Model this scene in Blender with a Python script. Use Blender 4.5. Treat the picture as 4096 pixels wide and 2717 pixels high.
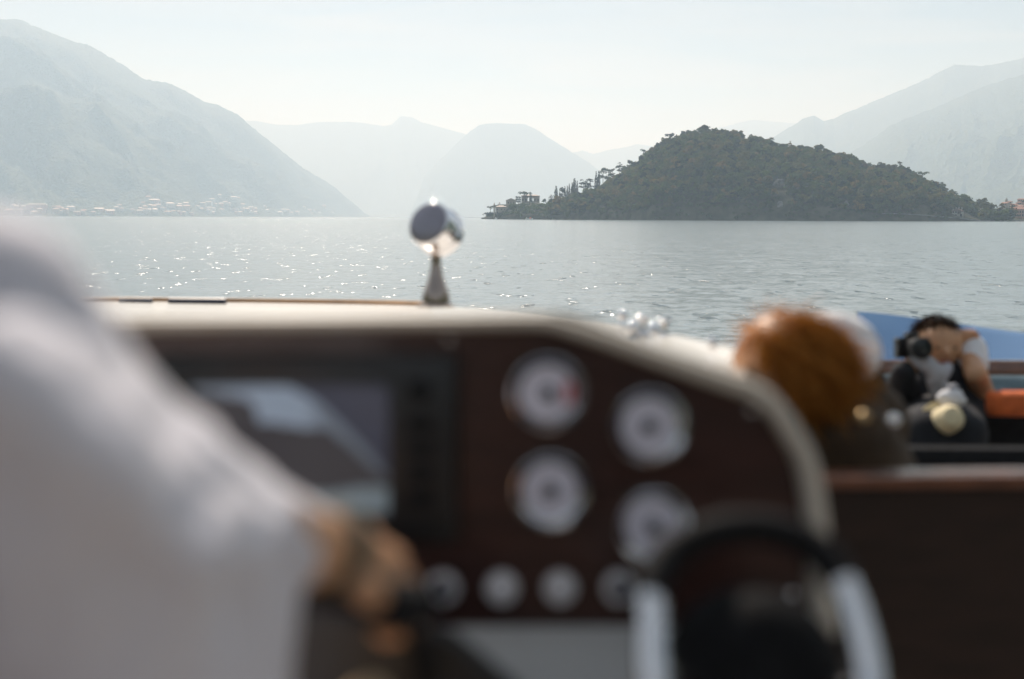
import bpy, bmesh, math, random
import numpy as np
from mathutils import Vector, Matrix, Euler

for _o in list(bpy.data.objects):
    bpy.data.objects.remove(_o)
S = bpy.context.scene
COL = S.collection
rng = np.random.default_rng(7)
random.seed(7)

# ------------------------------------------------------------------ camera
F = 3982.0                         # focal length in pixels of the 4096 px wide photograph (35 mm lens)
CAM = Vector((0.0, 0.0, 2.25))     # metres above the lake
PITCH = math.atan((1358.5 - 868.2) / F)
ROLL = math.radians(0.17)
fw = Vector((0, math.cos(PITCH), -math.sin(PITCH)))
up0 = Vector((0, math.sin(PITCH), math.cos(PITCH)))
rt0 = Vector((1, 0, 0))
RT = rt0 * math.cos(ROLL) + up0 * math.sin(ROLL)
UP = up0 * math.cos(ROLL) - rt0 * math.sin(ROLL)
FW = fw
cd = bpy.data.cameras.new('camera')
cam = bpy.data.objects.new('camera', cd)
COL.objects.link(cam)
cam.matrix_world = Matrix(((RT.x, UP.x, -FW.x, CAM.x), (RT.y, UP.y, -FW.y, CAM.y), (RT.z, UP.z, -FW.z, CAM.z), (0, 0, 0, 1)))
cd.lens = 35.0
cd.sensor_width = 36.0
cd.clip_start = 0.03
cd.clip_end = 60000
cd.dof.use_dof = True
cd.dof.focus_distance = 700
cd.dof.aperture_fstop = 1.5
cd.dof.aperture_blades = 0
S.camera = cam

# ------------------------------------------------------------------ world, sun, exposure
SUN_EL, SUN_AZ = math.radians(42), math.radians(-15.5)
W = bpy.data.worlds.new('World')
S.world = W
W.use_nodes = True
_nt = W.node_tree
_bg = _nt.nodes['Background']
_sky = _nt.nodes.new('ShaderNodeTexSky')
_sky.sky_type = 'NISHITA'
_sky.sun_disc = False
_sky.sun_elevation = SUN_EL
_sky.sun_rotation = SUN_AZ
_sky.air_density = 1.0
_sky.dust_density = 0.4
_sky.ozone_density = 1.0
# thin high cloud drawn out in streaks over the whole sky
_tc = _nt.nodes.new('ShaderNodeTexCoord')
_sp = _nt.nodes.new('ShaderNodeSeparateXYZ')
_nt.links.new(_tc.outputs['Generated'], _sp.inputs[0])


def _math(op, a, b):
    n = _nt.nodes.new('ShaderNodeMath')
    n.operation = op
    for i, q in enumerate((a, b)):
        if isinstance(q, (int, float)):
            n.inputs[i].default_value = q
        else:
            _nt.links.new(q, n.inputs[i])
    return n.outputs[0]


_dz = _math('ADD', _math('MAXIMUM', _sp.outputs[2], 0.0), 0.10)
_cb = _nt.nodes.new('ShaderNodeCombineXYZ')
_nt.links.new(_math('DIVIDE', _sp.outputs[0], _dz), _cb.inputs[0])
_nt.links.new(_math('MULTIPLY', _math('DIVIDE', _sp.outputs[1], _dz), 2.2), _cb.inputs[1])
_cn = _nt.nodes.new('ShaderNodeTexNoise')
_cn.inputs['Scale'].default_value = 0.9
_cn.inputs['Detail'].default_value = 6
_cn.inputs['Distortion'].default_value = 0.6
_nt.links.new(_cb.outputs[0], _cn.inputs['Vector'])
_cr = _nt.nodes.new('ShaderNodeValToRGB')
_cr.color_ramp.elements[0].position, _cr.color_ramp.elements[1].position = 0.38, 0.72
_cr.color_ramp.elements[0].color = (0.05, 0.05, 0.05, 1)
_cr.color_ramp.elements[1].color = (0.72, 0.72, 0.72, 1)
_nt.links.new(_cn.outputs[0], _cr.inputs[0])
_mx = _nt.nodes.new('ShaderNodeMix')
_mx.data_type = 'RGBA'
_nt.links.new(_cr.outputs[0], _mx.inputs[0])
_nt.links.new(_sky.outputs[0], _mx.inputs[6])
_mx.inputs[7].default_value = (9.8, 9.5, 9.3, 1)
_nt.links.new(_mx.outputs[2], _bg.inputs[0])
_bg.inputs[1].default_value = 0.05
_ld = bpy.data.lights.new('sun', 'SUN')
_ld.energy = 5.0
_ld.angle = math.radians(0.53)
_ld.color = (1.0, 0.945, 0.87)
sun = bpy.data.objects.new('sun', _ld)
COL.objects.link(sun)
SUNDIR = Vector((math.sin(SUN_AZ) * math.cos(SUN_EL), math.cos(SUN_AZ) * math.cos(SUN_EL), math.sin(SUN_EL)))
sun.rotation_euler = SUNDIR.to_track_quat('Z', 'Y').to_euler()
S.view_settings.view_transform = 'Standard'
S.view_settings.look = 'None'
S.view_settings.gamma = 1
S.view_settings.use_curve_mapping = False
S.view_settings.exposure = 0.43
S.render.engine = 'CYCLES'
cy = S.cycles
cy.use_denoising = True
cy.max_bounces = 8
cy.diffuse_bounces = 3
cy.glossy_bounces = 4
cy.transmission_bounces = 4
cy.transparent_max_bounces = 8
cy.volume_bounces = 2
cy.caustics_reflective = False
cy.caustics_refractive = False
cy.sample_clamp_indirect = 6
HAZE_DENSITY = 2.5e-4


def P(px, py, d):
    """World point of photograph pixel (px, py) at depth d along the optical axis."""
    return CAM + FW * d + RT * ((px - 2048) / F * d) - UP * ((py - 1358.5) / F * d)


def ground(px, dist):
    """Point on the lake plane at azimuth of column px and forward distance dist."""
    v = FW + RT * ((px - 2048) / F)
    k = dist / v.y
    return Vector((v.x * k, dist, 0.0))


# ------------------------------------------------------------------ materials
def hexlin(r, g, b):
    return tuple(((c / 255 + 0.055) / 1.055) ** 2.4 if c > 10 else c / 255 / 12.92 for c in (r, g, b))


def mat(name, col, rough=0.5, metal=0.0, spec=0.5, coat=0.0, var=0.0, vscale=8.0, bump=0.0, bscale=40.0, col2=None, trans=0.0, sheen=0.0, stretch=None):
    m = bpy.data.materials.new(name)
    m.use_nodes = True
    nt = m.node_tree
    b = nt.nodes['Principled BSDF']
    b.inputs['Base Color'].default_value = (*col, 1)
    b.inputs['Roughness'].default_value = rough
    b.inputs['Metallic'].default_value = metal
    b.inputs['Specular IOR Level'].default_value = spec
    b.inputs['Coat Weight'].default_value = coat
    b.inputs['Coat Roughness'].default_value = 0.06
    if sheen:
        b.inputs['Sheen Weight'].default_value = sheen
    tc = nt.nodes.new('ShaderNodeTexCoord')
    vec = tc.outputs['Object']
    if stretch:
        mp = nt.nodes.new('ShaderNodeMapping')
        mp.inputs['Scale'].default_value = stretch
        nt.links.new(vec, mp.inputs[0])
        vec = mp.outputs[0]
    if var or col2:
        n = nt.nodes.new('ShaderNodeTexNoise')
        n.inputs['Scale'].default_value = vscale
        n.inputs['Detail'].default_value = 5
        nt.links.new(vec, n.inputs['Vector'])
        r = nt.nodes.new('ShaderNodeValToRGB')
        c2 = col2 or tuple(min(1, c * (1 + var)) for c in col)
        c1 = col if col2 else tuple(c * (1 - var) for c in col)
        r.color_ramp.elements[0].position = 0.35
        r.color_ramp.elements[1].position = 0.65
        r.color_ramp.elements[0].color = (*c1, 1)
        r.color_ramp.elements[1].color = (*c2, 1)
        nt.links.new(n.outputs[0], r.inputs[0])
        nt.links.new(r.outputs[0], b.inputs['Base Color'])
    if bump:
        n2 = nt.nodes.new('ShaderNodeTexNoise')
        n2.inputs['Scale'].default_value = bscale
        n2.inputs['Detail'].default_value = 4
        nt.links.new(vec, n2.inputs['Vector'])
        bp = nt.nodes.new('ShaderNodeBump')
        bp.inputs['Strength'].default_value = bump
        bp.inputs['Distance'].default_value = 0.1
        nt.links.new(n2.outputs[0], bp.inputs['Height'])
        nt.links.new(bp.outputs[0], b.inputs['Normal'])
    return m


def foliage(name, c1, c2, trans=0.6):
    """Leaves: diffuse plus translucent, colour varied from clump to clump and from tree to tree."""
    m = bpy.data.materials.new(name)
    m.use_nodes = True
    nt = m.node_tree
    nt.nodes.remove(nt.nodes['Principled BSDF'])
    out = nt.nodes['Material Output']
    geo = nt.nodes.new('ShaderNodeNewGeometry')
    inf = nt.nodes.new('ShaderNodeObjectInfo')
    mx = nt.nodes.new('ShaderNodeMath')
    mx.operation = 'MULTIPLY_ADD'
    mx.inputs[1].default_value = 0.45
    nt.links.new(geo.outputs['Random Per Island'], mx.inputs[0])
    m2 = nt.nodes.new('ShaderNodeMath')
    m2.operation = 'MULTIPLY'
    m2.inputs[1].default_value = 0.6
    nt.links.new(inf.outputs['Random'], m2.inputs[0])
    nt.links.new(m2.outputs[0], mx.inputs[2])
    r = nt.nodes.new('ShaderNodeValToRGB')
    r.color_ramp.elements[0].color = (*c1, 1)
    r.color_ramp.elements[1].color = (*c2, 1)
    nt.links.new(mx.outputs[0], r.inputs[0])
    d = nt.nodes.new('ShaderNodeBsdfDiffuse')
    t = nt.nodes.new('ShaderNodeBsdfTranslucent')
    mix = nt.nodes.new('ShaderNodeMixShader')
    mix.inputs[0].default_value = trans
    nt.links.new(r.outputs[0], d.inputs[0])
    nt.links.new(r.outputs[0], t.inputs[0])
    nt.links.new(d.outputs[0], mix.inputs[1])
    nt.links.new(t.outputs[0], mix.inputs[2])
    nt.links.new(mix.outputs[0], out.inputs[0])
    return m


# ------------------------------------------------------------------ object helpers
def link(name, me, parent=None, m=None, smooth=False):
    o = bpy.data.objects.new(name, me)
    COL.objects.link(o)
    if m is not None:
        for x in (m if isinstance(m, (list, tuple)) else [m]):
            me.materials.append(x)
    if smooth:
        me.polygons.foreach_set('use_smooth', np.ones(len(me.polygons), dtype=bool))
    if parent is not None:
        attach(o, parent)
    return o


def attach(o, parent):
    o.parent = parent
    o.matrix_parent_inverse = world_of(parent).inverted()


def world_of(o):
    b = Matrix.LocRotScale(o.location, o.rotation_euler, o.scale)
    if o.parent is None:
        return b
    return world_of(o.parent) @ o.matrix_parent_inverse @ b


def empty(name, loc, label, cat, group=None):
    o = bpy.data.objects.new(name, None)
    o.empty_display_size = 0.1
    COL.objects.link(o)
    o.location = loc
    tag(o, label, cat, group)
    return o


def tag(o, label, cat, group=None):
    o['label'] = label
    o['category'] = cat
    if group:
        o['group'] = group
    return o


def mesh_np(name, verts, quads):
    me = bpy.data.meshes.new(name)
    verts = np.asarray(verts, dtype=np.float32)
    quads = np.asarray(quads, dtype=np.int32)
    k = quads.shape[1]
    me.vertices.add(len(verts))
    me.vertices.foreach_set('co', verts.ravel())
    me.loops.add(quads.size)
    me.loops.foreach_set('vertex_index', quads.ravel())
    me.polygons.add(len(quads))
    me.polygons.foreach_set('loop_start', np.arange(0, quads.size, k, dtype=np.int32))
    me.polygons.foreach_set('loop_total', np.full(len(quads), k, dtype=np.int32))
    me.update(calc_edges=True)
    me.validate()
    return me


def grid_quads(nr, nc, wrap=False):
    i = np.arange(nr - 1)[:, None]
    j = np.arange(nc if wrap else nc - 1)[None, :]
    j2 = (j + 1) % nc
    return np.stack([i * nc + j, i * nc + j2, (i + 1) * nc + j2, (i + 1) * nc + j], -1).reshape(-1, 4)


def me_py(name, v, f):
    me = bpy.data.meshes.new(name)
    me.from_pydata([tuple(p) for p in v], [], f)
    me.update()
    return me


class MB:
    """Collects shapes into one mesh."""
    def __init__(self):
        self.v, self.f = [], []

    def add(self, v, f):
        n = len(self.v)
        self.v += [Vector(p) for p in v]
        self.f += [[i + n for i in q] for q in f]

    def box(self, c, sx, sy, sz, R=None):
        pts = [Vector((x * sx / 2, y * sy / 2, z * sz / 2)) for x in (-1, 1) for y in (-1, 1) for z in (-1, 1)]
        if R is not None:
            pts = [R @ p for p in pts]
        self.add([Vector(c) + p for p in pts], [(0, 1, 3, 2), (4, 6, 7, 5), (0, 4, 5, 1), (2, 3, 7, 6), (0, 2, 6, 4), (1, 5, 7, 3)])

    def tube(self, pts, rad, n=10, closed=False, cap=True, flat=1.0, ref=None):
        pts = [Vector(p) for p in pts]
        N = len(pts)
        rads = rad if isinstance(rad, (list, tuple)) else [rad] * N
        vs = []
        prev = None
        for i in range(N):
            if closed:
                t = pts[(i + 1) % N] - pts[i - 1]
            else:
                t = pts[min(i + 1, N - 1)] - pts[max(i - 1, 0)]
            t.normalize()
            if ref is not None:
                a = ref - t * ref.dot(t)
            elif prev is None:
                a = t.orthogonal()
            else:
                a = prev - t * prev.dot(t)
            a.normalize()
            prev = a
            b = t.cross(a)
            for k in range(n):
                an = 2 * math.pi * k / n
                vs.append(pts[i] + a * (math.cos(an) * rads[i]) + b * (math.sin(an) * rads[i] * flat))
        fs = []
        for i in range(N if closed else N - 1):
            for k in range(n):
                i2 = (i + 1) % N
                fs.append((i * n + k, i * n + (k + 1) % n, i2 * n + (k + 1) % n, i2 * n + k))
        if cap and not closed:
            fs.append(tuple(range(n - 1, -1, -1)))
            fs.append(tuple((N - 1) * n + k for k in range(n)))
        self.add(vs, fs)

    def lathe(self, prof, origin, axis, n=32, close_top=False):
        """prof: list of (radius, height along axis)."""
        axis = Vector(axis).normalized()
        a = axis.orthogonal().normalized()
        b = axis.cross(a)
        vs, fs = [], []
        for r, h in prof:
            for k in range(n):
                an = 2 * math.pi * k / n
                vs.append(Vector(origin) + axis * h + (a * math.cos(an) + b * math.sin(an)) * r)
        for i in range(len(prof) - 1):
            for k in range(n):
                fs.append((i * n + k, i * n + (k + 1) % n, (i + 1) * n + (k + 1) % n, (i + 1) * n + k))
        if close_top:
            fs.append(tuple((len(prof) - 1) * n + k for k in range(n)))
        self.add(vs, fs)

    def ball(self, c, r, nu=16, nv=10, sc=(1, 1, 1), R=None):
        vs, fs = [], []
        for i in range(nv + 1):
            th = math.pi * i / nv
            for k in range(nu):
                an = 2 * math.pi * k / nu
                p = Vector((math.sin(th) * math.cos(an) * sc[0], math.sin(th) * math.sin(an) * sc[1], math.cos(th) * sc[2])) * r
                if R is not None:
                    p = R @ p
                vs.append(Vector(c) + p)
        for i in range(nv):
            for k in range(nu):
                fs.append((i * nu + k, (i + 1) * nu + k, (i + 1) * nu + (k + 1) % nu, i * nu + (k + 1) % nu))
        self.add(vs, fs)

    def mesh(self, name):
        me = me_py(name, self.v, self.f)
        return me

    def build(self, name, m, parent=None, smooth=True, bevel=0.0):
        me = self.mesh(name)
        bm = bmesh.new()
        bm.from_mesh(me)
        bmesh.ops.remove_doubles(bm, verts=bm.verts, dist=1e-6)
        bmesh.ops.recalc_face_normals(bm, faces=bm.faces)
        if bevel:
            es = [e for e in bm.edges if len(e.link_faces) == 2 and e.calc_face_angle(0) > 0.6]
            bmesh.ops.bevel(bm, geom=es, offset=bevel, segments=2, affect='EDGES', profile=0.5)
        bm.to_mesh(me)
        bm.free()
        o = link(name, me, parent, m, smooth)
        if smooth:
            try:
                me.set_sharp_from_angle(angle=math.radians(40))
            except Exception:
                pass
        return o


def catmull(pts, n=8, closed=False):
    out = []
    N = len(pts)
    pts = [np.array(p, float) for p in pts]
    for i in range(N if closed else N - 1):
        if closed:
            p0, p1, p2, p3 = pts[i - 1], pts[i], pts[(i + 1) % N], pts[(i + 2) % N]
        else:
            p0, p1, p2, p3 = pts[max(i - 1, 0)], pts[i], pts[i + 1], pts[min(i + 2, N - 1)]
        for k in range(n):
            t = k / n
            out.append(0.5 * ((2 * p1) + (-p0 + p2) * t + (2 * p0 - 5 * p1 + 4 * p2 - p3) * t * t + (-p0 + 3 * p1 - 3 * p2 + p3) * t ** 3))
    if not closed:
        out.append(pts[-1])
    return out


# ------------------------------------------------------------------ vectorised noise
def _hash(ix, iy, seed):
    h = (ix.astype(np.int64) * 374761393 + iy.astype(np.int64) * 668265263 + seed * 982451653) & 0xFFFFFFFF
    h = ((h ^ (h >> 13)) * 1274126177) & 0xFFFFFFFF
    h = h ^ (h >> 16)
    return (h & 0xFFFFFF) / float(0xFFFFFF)


def vnoise(x, y, seed=0):
    ix, iy = np.floor(x), np.floor(y)
    fx, fy = x - ix, y - iy
    fx = fx * fx * fx * (fx * (fx * 6 - 15) + 10)
    fy = fy * fy * fy * (fy * (fy * 6 - 15) + 10)
    ix, iy = ix.astype(np.int64), iy.astype(np.int64)
    a, b = _hash(ix, iy, seed), _hash(ix + 1, iy, seed)
    c, d = _hash(ix, iy + 1, seed), _hash(ix + 1, iy + 1, seed)
    return (a * (1 - fx) + b * fx) * (1 - fy) + (c * (1 - fx) + d * fx) * fy


def fbm(x, y, oct=5, seed=0, gain=0.5):
    s, a, t = 0, 1.0, 0
    for o in range(oct):
        s = s + a * vnoise(x * 2 ** o, y * 2 ** o, seed + o * 17)
        t += a
        a *= gain
    return s / t


def ridged(x, y, oct=4, seed=0):
    s, a, t = 0, 1.0, 0
    for o in range(oct):
        s = s + a * (1 - np.abs(2 * vnoise(x * 2 ** o, y * 2 ** o, seed + o * 31) - 1))
        t += a
        a *= 0.5
    return s / t

# ================================================================== LARGE STRUCTURE
def interp(tab, x):
    xs = [t[0] for t in tab]
    return np.interp(x, xs, [t[1] for t in tab])


# ------------------------------------------------------------------ lake
def build_lake():
    fine = np.radians(np.linspace(-34, 34, 520))
    coarse = np.radians(np.linspace(34, 326, 60)[1:-1])
    az = np.concatenate([fine, coarse])
    nc = len(az)
    r = [2.0]
    while r[-1] < 320:
        r.append(r[-1] * 1.0085 + 0.004)
    while r[-1] < 15200:
        r.append(r[-1] * 1.06)
    r = np.array(r)
    nr = len(r)
    R, A = np.meshgrid(r, az, indexing='ij')
    X, Y = R * np.sin(A), R * np.cos(A)
    Z = np.zeros_like(X)
    g = np.random.default_rng(11)
    n = 90
    lam = np.exp(g.uniform(np.log(0.12), np.log(1.9), n))
    th = g.normal(0, 0.75, n) + math.radians(250)
    ph = g.uniform(0, 6.28, n)
    cell = np.maximum(R * 0.0023, R * 0.0085 * 0.5)
    # patches of stronger and weaker wind ripple
    gust = 0.55 + 0.9 * fbm(X / 26 + 40, Y / 60 + 9, 3, 5)
    for k in range(n):
        kx, ky = 2 * math.pi / lam[k] * math.cos(th[k]), 2 * math.pi / lam[k] * math.sin(th[k])
        amp = 0.0011 * lam[k] ** 0.9
        fade = np.clip((lam[k] / cell - 2.5) / 3, 0, 1)
        s = np.sin(kx * X + ky * Y + ph[k])
        Z += amp * fade * gust * (1 - np.abs(s) * 1.2 + 0.5 * s)
    Z *= np.clip((360 - R) / 120, 0, 1)
    far = (np.abs(A) > math.radians(34.001)) & (np.abs(A) < math.radians(325.9))
    Z[far] = 0
    me = mesh_np('lake_water', np.stack([X, Y, Z], -1).reshape(-1, 3), grid_quads(nr, nc, True))
    bm_c = len(me.vertices)
    m = bpy.data.materials.new('lake water')
    m.use_nodes = True
    nt = m.node_tree
    b = nt.nodes['Principled BSDF']
    b.inputs['Base Color'].default_value = (0.17, 0.215, 0.23, 1)
    b.inputs['Roughness'].default_value = 0.18
    b.inputs['IOR'].default_value = 1.36
    geo = nt.nodes.new('ShaderNodeNewGeometry')

    def noise(scale, stretch, detail):
        mp = nt.nodes.new('ShaderNodeMapping')
        mp.inputs['Scale'].default_value = stretch
        nt.links.new(geo.outputs['Position'], mp.inputs[0])
        x = nt.nodes.new('ShaderNodeTexNoise')
        x.inputs['Scale'].default_value = scale
        x.inputs['Detail'].default_value = detail
        nt.links.new(mp.outputs[0], x.inputs['Vector'])
        return x.outputs[0]
    def vmath(op, a, c):
        x = nt.nodes.new('ShaderNodeVectorMath')
        x.operation = op
        for q, w in enumerate((a, c)):
            if w is None:
                continue
            k_ = 3 if (op == 'SCALE' and q == 1) else q
            if isinstance(w, (int, float)):
                x.inputs[k_].default_value = w
            elif isinstance(w, tuple):
                x.inputs[k_].default_value = w
            else:
                nt.links.new(w, x.inputs[k_])
        return x.outputs[0]

    def slopes(scale, stretch, detail):
        """Random surface slopes (x, y) of one octave of ripples."""
        h = noise(scale, stretch, detail).node
        return vmath('MULTIPLY', vmath('SUBTRACT', h.outputs['Color'], (0.5, 0.5, 0.5)), (0.8, 1.0, 0.0))
    # ripples everywhere, and small cat's-paw patches where they stand steeper
    paw = nt.nodes.new('ShaderNodeMapRange')
    paw.interpolation_type = 'SMOOTHSTEP'
    paw.inputs[1].default_value, paw.inputs[2].default_value = 0.60, 0.66
    paw.inputs[3].default_value, paw.inputs[4].default_value = 0.32, 5.8
    nt.links.new(noise(1.0, (1.5, 0.55, 1), 2), paw.inputs[0])
    lane = nt.nodes.new('ShaderNodeMapRange')
    lane.inputs[1].default_value, lane.inputs[2].default_value = 0.35, 0.65
    lane.inputs[3].default_value, lane.inputs[4].default_value = 0.65, 1.25
    nt.links.new(noise(0.02, (0.35, 1, 1), 3), lane.inputs[0])
    fine_ = vmath('SCALE', vmath('SCALE', slopes(6.0, (0.6, 1, 1), 3), paw.outputs[0]), lane.outputs[0])
    mid_ = vmath('SCALE', slopes(0.9, (0.5, 1, 1), 3), 0.15)
    nrm = vmath('NORMALIZE', vmath('ADD', vmath('ADD', fine_, mid_), geo.outputs['Normal']), None)
    nt.links.new(nrm, b.inputs['Normal'])
    o = link('lake_water', me, None, m, True)
    o['kind'] = 'structure'
    o['label'] = 'rippled pale blue lake reaching to the far mountains'
    return o


build_lake()


# ------------------------------------------------------------------ mountains
def forest_mat(name, c1, c2, c3, scale):
    m = bpy.data.materials.new(name)
    m.use_nodes = True
    nt = m.node_tree
    b = nt.nodes['Principled BSDF']
    b.inputs['Roughness'].default_value = 0.9
    b.inputs['Specular IOR Level'].default_value = 0.1
    geo = nt.nodes.new('ShaderNodeNewGeometry')

    def noise(s, d):
        x = nt.nodes.new('ShaderNodeTexNoise')
        x.inputs['Scale'].default_value = s
        x.inputs['Detail'].default_value = d
        nt.links.new(geo.outputs['Position'], x.inputs['Vector'])
        return x.outputs[0]
    r = nt.nodes.new('ShaderNodeValToRGB')
    e = r.color_ramp.elements
    e[0].position, e[1].position = 0.34, 0.62
    e[0].color, e[1].color = (*c1, 1), (*c2, 1)
    z = e.new(0.72)
    z.color = (*c3, 1)
    mixn = nt.nodes.new('ShaderNodeMix')
    mixn.inputs[0].default_value = 0.5
    nt.links.new(noise(scale, 3), mixn.inputs[2])
    nt.links.new(noise(scale * 9, 5), mixn.inputs[3])
    nt.links.new(mixn.outputs[0], r.inputs[0])
    nt.links.new(r.outputs[0], b.inputs['Base Color'])
    v = nt.nodes.new('ShaderNodeTexVoronoi')
    v.inputs['Scale'].default_value = 0.085
    nt.links.new(geo.outputs['Position'], v.inputs['Vector'])
    bp = nt.nodes.new('ShaderNodeBump')
    bp.invert = True
    bp.inputs['Strength'].default_value = 0.9
    bp.inputs['Distance'].default_value = 9
    nt.links.new(v.outputs['Distance'], bp.inputs['Height'])
    nt.links.new(bp.outputs[0], b.inputs['Normal'])
    return m


M_FOREST = forest_mat('mountain woodland', (0.030, 0.048, 0.020), (0.070, 0.080, 0.030), (0.13, 0.10, 0.045), 0.004)
M_FAR = forest_mat('far mountain woodland', (0.035, 0.050, 0.026), (0.060, 0.070, 0.036), (0.10, 0.09, 0.05), 0.002)

TERR = {}


def mountain(name, label, ridge, base, nc, nr, seed, m, k=1.0, spur=0.10, spurfreq=1 / 420, tree=6.0, prof=1.15, slant=0.0, back=0.8, backtilt=1.0):
    """ridge: (px, py, D) crest points; base: (px, D) shore points, the same count. Slopes run between them."""
    N = len(ridge)
    ridge = [(a, b, c * k) for a, b, c in ridge]
    base = [(a, b * k) for a, b in base]
    t = np.linspace(0, N - 1, nc)
    rp = np.array([np.interp(t, range(N), [q[i] for q in ridge]) for i in range(3)])
    bp = np.array([np.interp(t, range(N), [q[i] for q in base]) for i in range(2)])
    top = np.array([P(*rp[:, i]) for i in range(nc)])
    bot = np.array([ground(*bp[:, i]) for i in range(nc)])
    v = np.concatenate([np.linspace(0, 1, nr), 1 + np.array([0.05, 0.15, 0.35, 0.7, 1.0]) * back])
    V = v[:, None]
    fr = np.clip(V, 0, 1)
    XY = bot[None, :, :2] * (1 - V[:, :, None]) + top[None, :, :2] * V[:, :, None]
    H = top[:, 2][None, :]
    behind = np.clip(V - 1, 0, None) / back
    Z = -1.5 + (H + 1.5) * np.where(V <= 1, fr ** prof, 1 - behind ** 1.1 * backtilt)
    L = np.concatenate([[0], np.cumsum(np.linalg.norm(np.diff((top + bot)[:, :2] / 2, axis=0), axis=1))])[None, :]
    warp = fbm(L / 500 + 0 * V, V * 2, 3, seed + 3) * 0.9
    sp = ridged(L * spurfreq + warp + V * slant, V * 1.3 + 3, 4, seed) - 0.55
    env = np.where(V <= 1, np.sin(np.pi * np.clip(V, 0, 1) ** 0.75) ** 0.9, 0)
    Z = Z + H * spur * 2.2 * sp * env
    Z = Z + (fbm(XY[:, :, 0] / 90, XY[:, :, 1] / 90, 4, seed + 50) - 0.5) * H * 0.05 * env
    nz = (fbm(XY[:, :, 0] / 17, XY[:, :, 1] / 17, 2, seed + 9) - 0.5) * 2 * tree
    Z = Z + nz * np.clip(V * 12, 0, 1)
    # nothing on the slope rises above the crest line as the crest is seen
    Z = np.where(V <= 0, -1.5, np.maximum(Z, -1.5))
    pts = np.concatenate([XY, Z[:, :, None]], -1)
    me = mesh_np(name, pts.reshape(-1, 3), grid_quads(len(v), nc))
    o = link(name, me, None, m, True)
    o['kind'] = 'structure'
    o['label'] = label
    TERR.setdefault(name, pts[:nr])
    return o


def project(p):
    d = np.asarray(p, float) - np.array(CAM)
    z = d @ np.array(FW)
    return 2048 + F * (d @ np.array(RT)) / z, 1358.5 - F * (d @ np.array(UP)) / z, z


def spot(terr, px, py):
    """Point of a terrain that shows nearest to photograph pixel (px, py)."""
    a = TERR[terr].reshape(-1, 3)
    x, y, z = project(a)
    i = int(np.argmin((x - px) ** 2 + (y - py) ** 2))
    return Vector(a[i])


ridge_left = [(-1900, 250, 3300), (-1200, 120, 3700), (-600, 95, 3900), (-250, 80, 4000), (0, 75, 4100), (80, 80, 4120), (203, 132, 4150), (305, 173, 4180), (345, 176, 4200),
              (420, 217, 4240), (500, 265, 4300), (568, 315, 4350), (677, 334, 4400), (745, 366, 4450), (820, 410, 4520), (873, 421, 4560), (948, 457, 4640), (1015, 514, 4720),
              (1117, 596, 4900), (1218, 677, 5100), (1320, 735, 5350), (1388, 792, 5480), (1455, 850, 5580), (1490, 870, 5650)]
base_left = [(-1500, 1700), (-900, 1900), (-300, 2050), (0, 2200), (200, 2300), (270, 2350), (370, 2450), (470, 2550), (510, 2600),
             (590, 2700), (670, 2800), (740, 2900), (850, 3100), (920, 3250), (1000, 3450), (1050, 3600), (1120, 3800), (1190, 4050),
             (1270, 4400), (1345, 4750), (1400, 5050), (1440, 5250), (1472, 5450), (1495, 5600)]
mountain('mountain_slope', 'steep wooded mountainside falling to the lake on the left behind the village', ridge_left, base_left, 560, 200, 3, M_FOREST, k=1.25, spur=0.24, spurfreq=1 / 620, slant=2.6)

ridge_farA = [(600, 470, 10200), (800, 470, 10200), (988, 483, 10200), (1029, 484, 10200), (1103, 499, 10200), (1184, 501, 10200), (1272, 489, 10200), (1421, 488, 10200), (1536, 505, 10200), (1567, 498, 10200),
              (1604, 464, 10200), (1645, 469, 10200), (1685, 488, 10200), (1868, 539, 10200), (1960, 580, 10200), (2200, 700, 10200), (2500, 850, 10200)]
mountain('far_mountain', 'pale flat-topped ridge fading into haze across the head of the lake', ridge_farA, [(q[0] + 40, 8600) for q in ridge_farA], 260, 60, 21, M_FAR, k=1.02, spur=0.06, tree=5)
ridge_farB = [(1700, 700, 8600), (1800, 600, 8600), (1868, 535, 8600), (1915, 501, 8600), (1956, 493, 8600), (2020, 494, 8600), (2098, 497, 8600), (2140, 515, 8600), (2186, 545, 8600), (2288, 610, 8600), (2355, 650, 8600), (2440, 720, 8600),
              (2560, 800, 8600), (2680, 868, 8600)]
mountain('far_mountain', 'hazy blunt-headed mountain standing between the ridge and the wooded headland', ridge_farB, [(1640 + i * 80, 7300) for i in range(len(ridge_farB))], 240, 60, 33, M_FAR, k=1.02, spur=0.06, tree=5)
ridge_farC = [(2150, 660, 11400), (2288, 612, 11400), (2330, 602, 11400), (2374, 616, 11400), (2450, 597, 11400), (2500, 590, 11400), (2550, 576, 11400), (2640, 590, 11400), (2750, 540, 11400), (2900, 506, 11400), (2956, 491, 11400), (3012, 479, 11400), (3104, 488, 11400),
              (3175, 493, 11400), (3300, 540, 11400), (3500, 640, 11400)]
mountain('far_mountain', 'faintest range of hills showing behind the wooded headland', ridge_farC, [(q[0], 10000) for q in ridge_farC], 220, 40, 45, M_FAR, k=1.02, spur=0.05, tree=5)
ridge_rD = [(2850, 760, 6300), (2950, 650, 6300), (3086, 555, 6300), (3186, 492, 6200), (3216, 474, 6200), (3257, 463, 6200), (3295, 484, 6200), (3334, 476, 6200), (3385, 450, 6150), (3415, 441, 6150), (3497, 404, 6100), (3614, 358, 6000), (3716, 312, 5900), (3777, 277, 5800),
            (3818, 260, 5800), (3920, 264, 5800), (3971, 259, 5800), (4096, 233, 5700), (4400, 215, 5500), (5200, 200, 5000), (6200, 240, 4500)]
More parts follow.
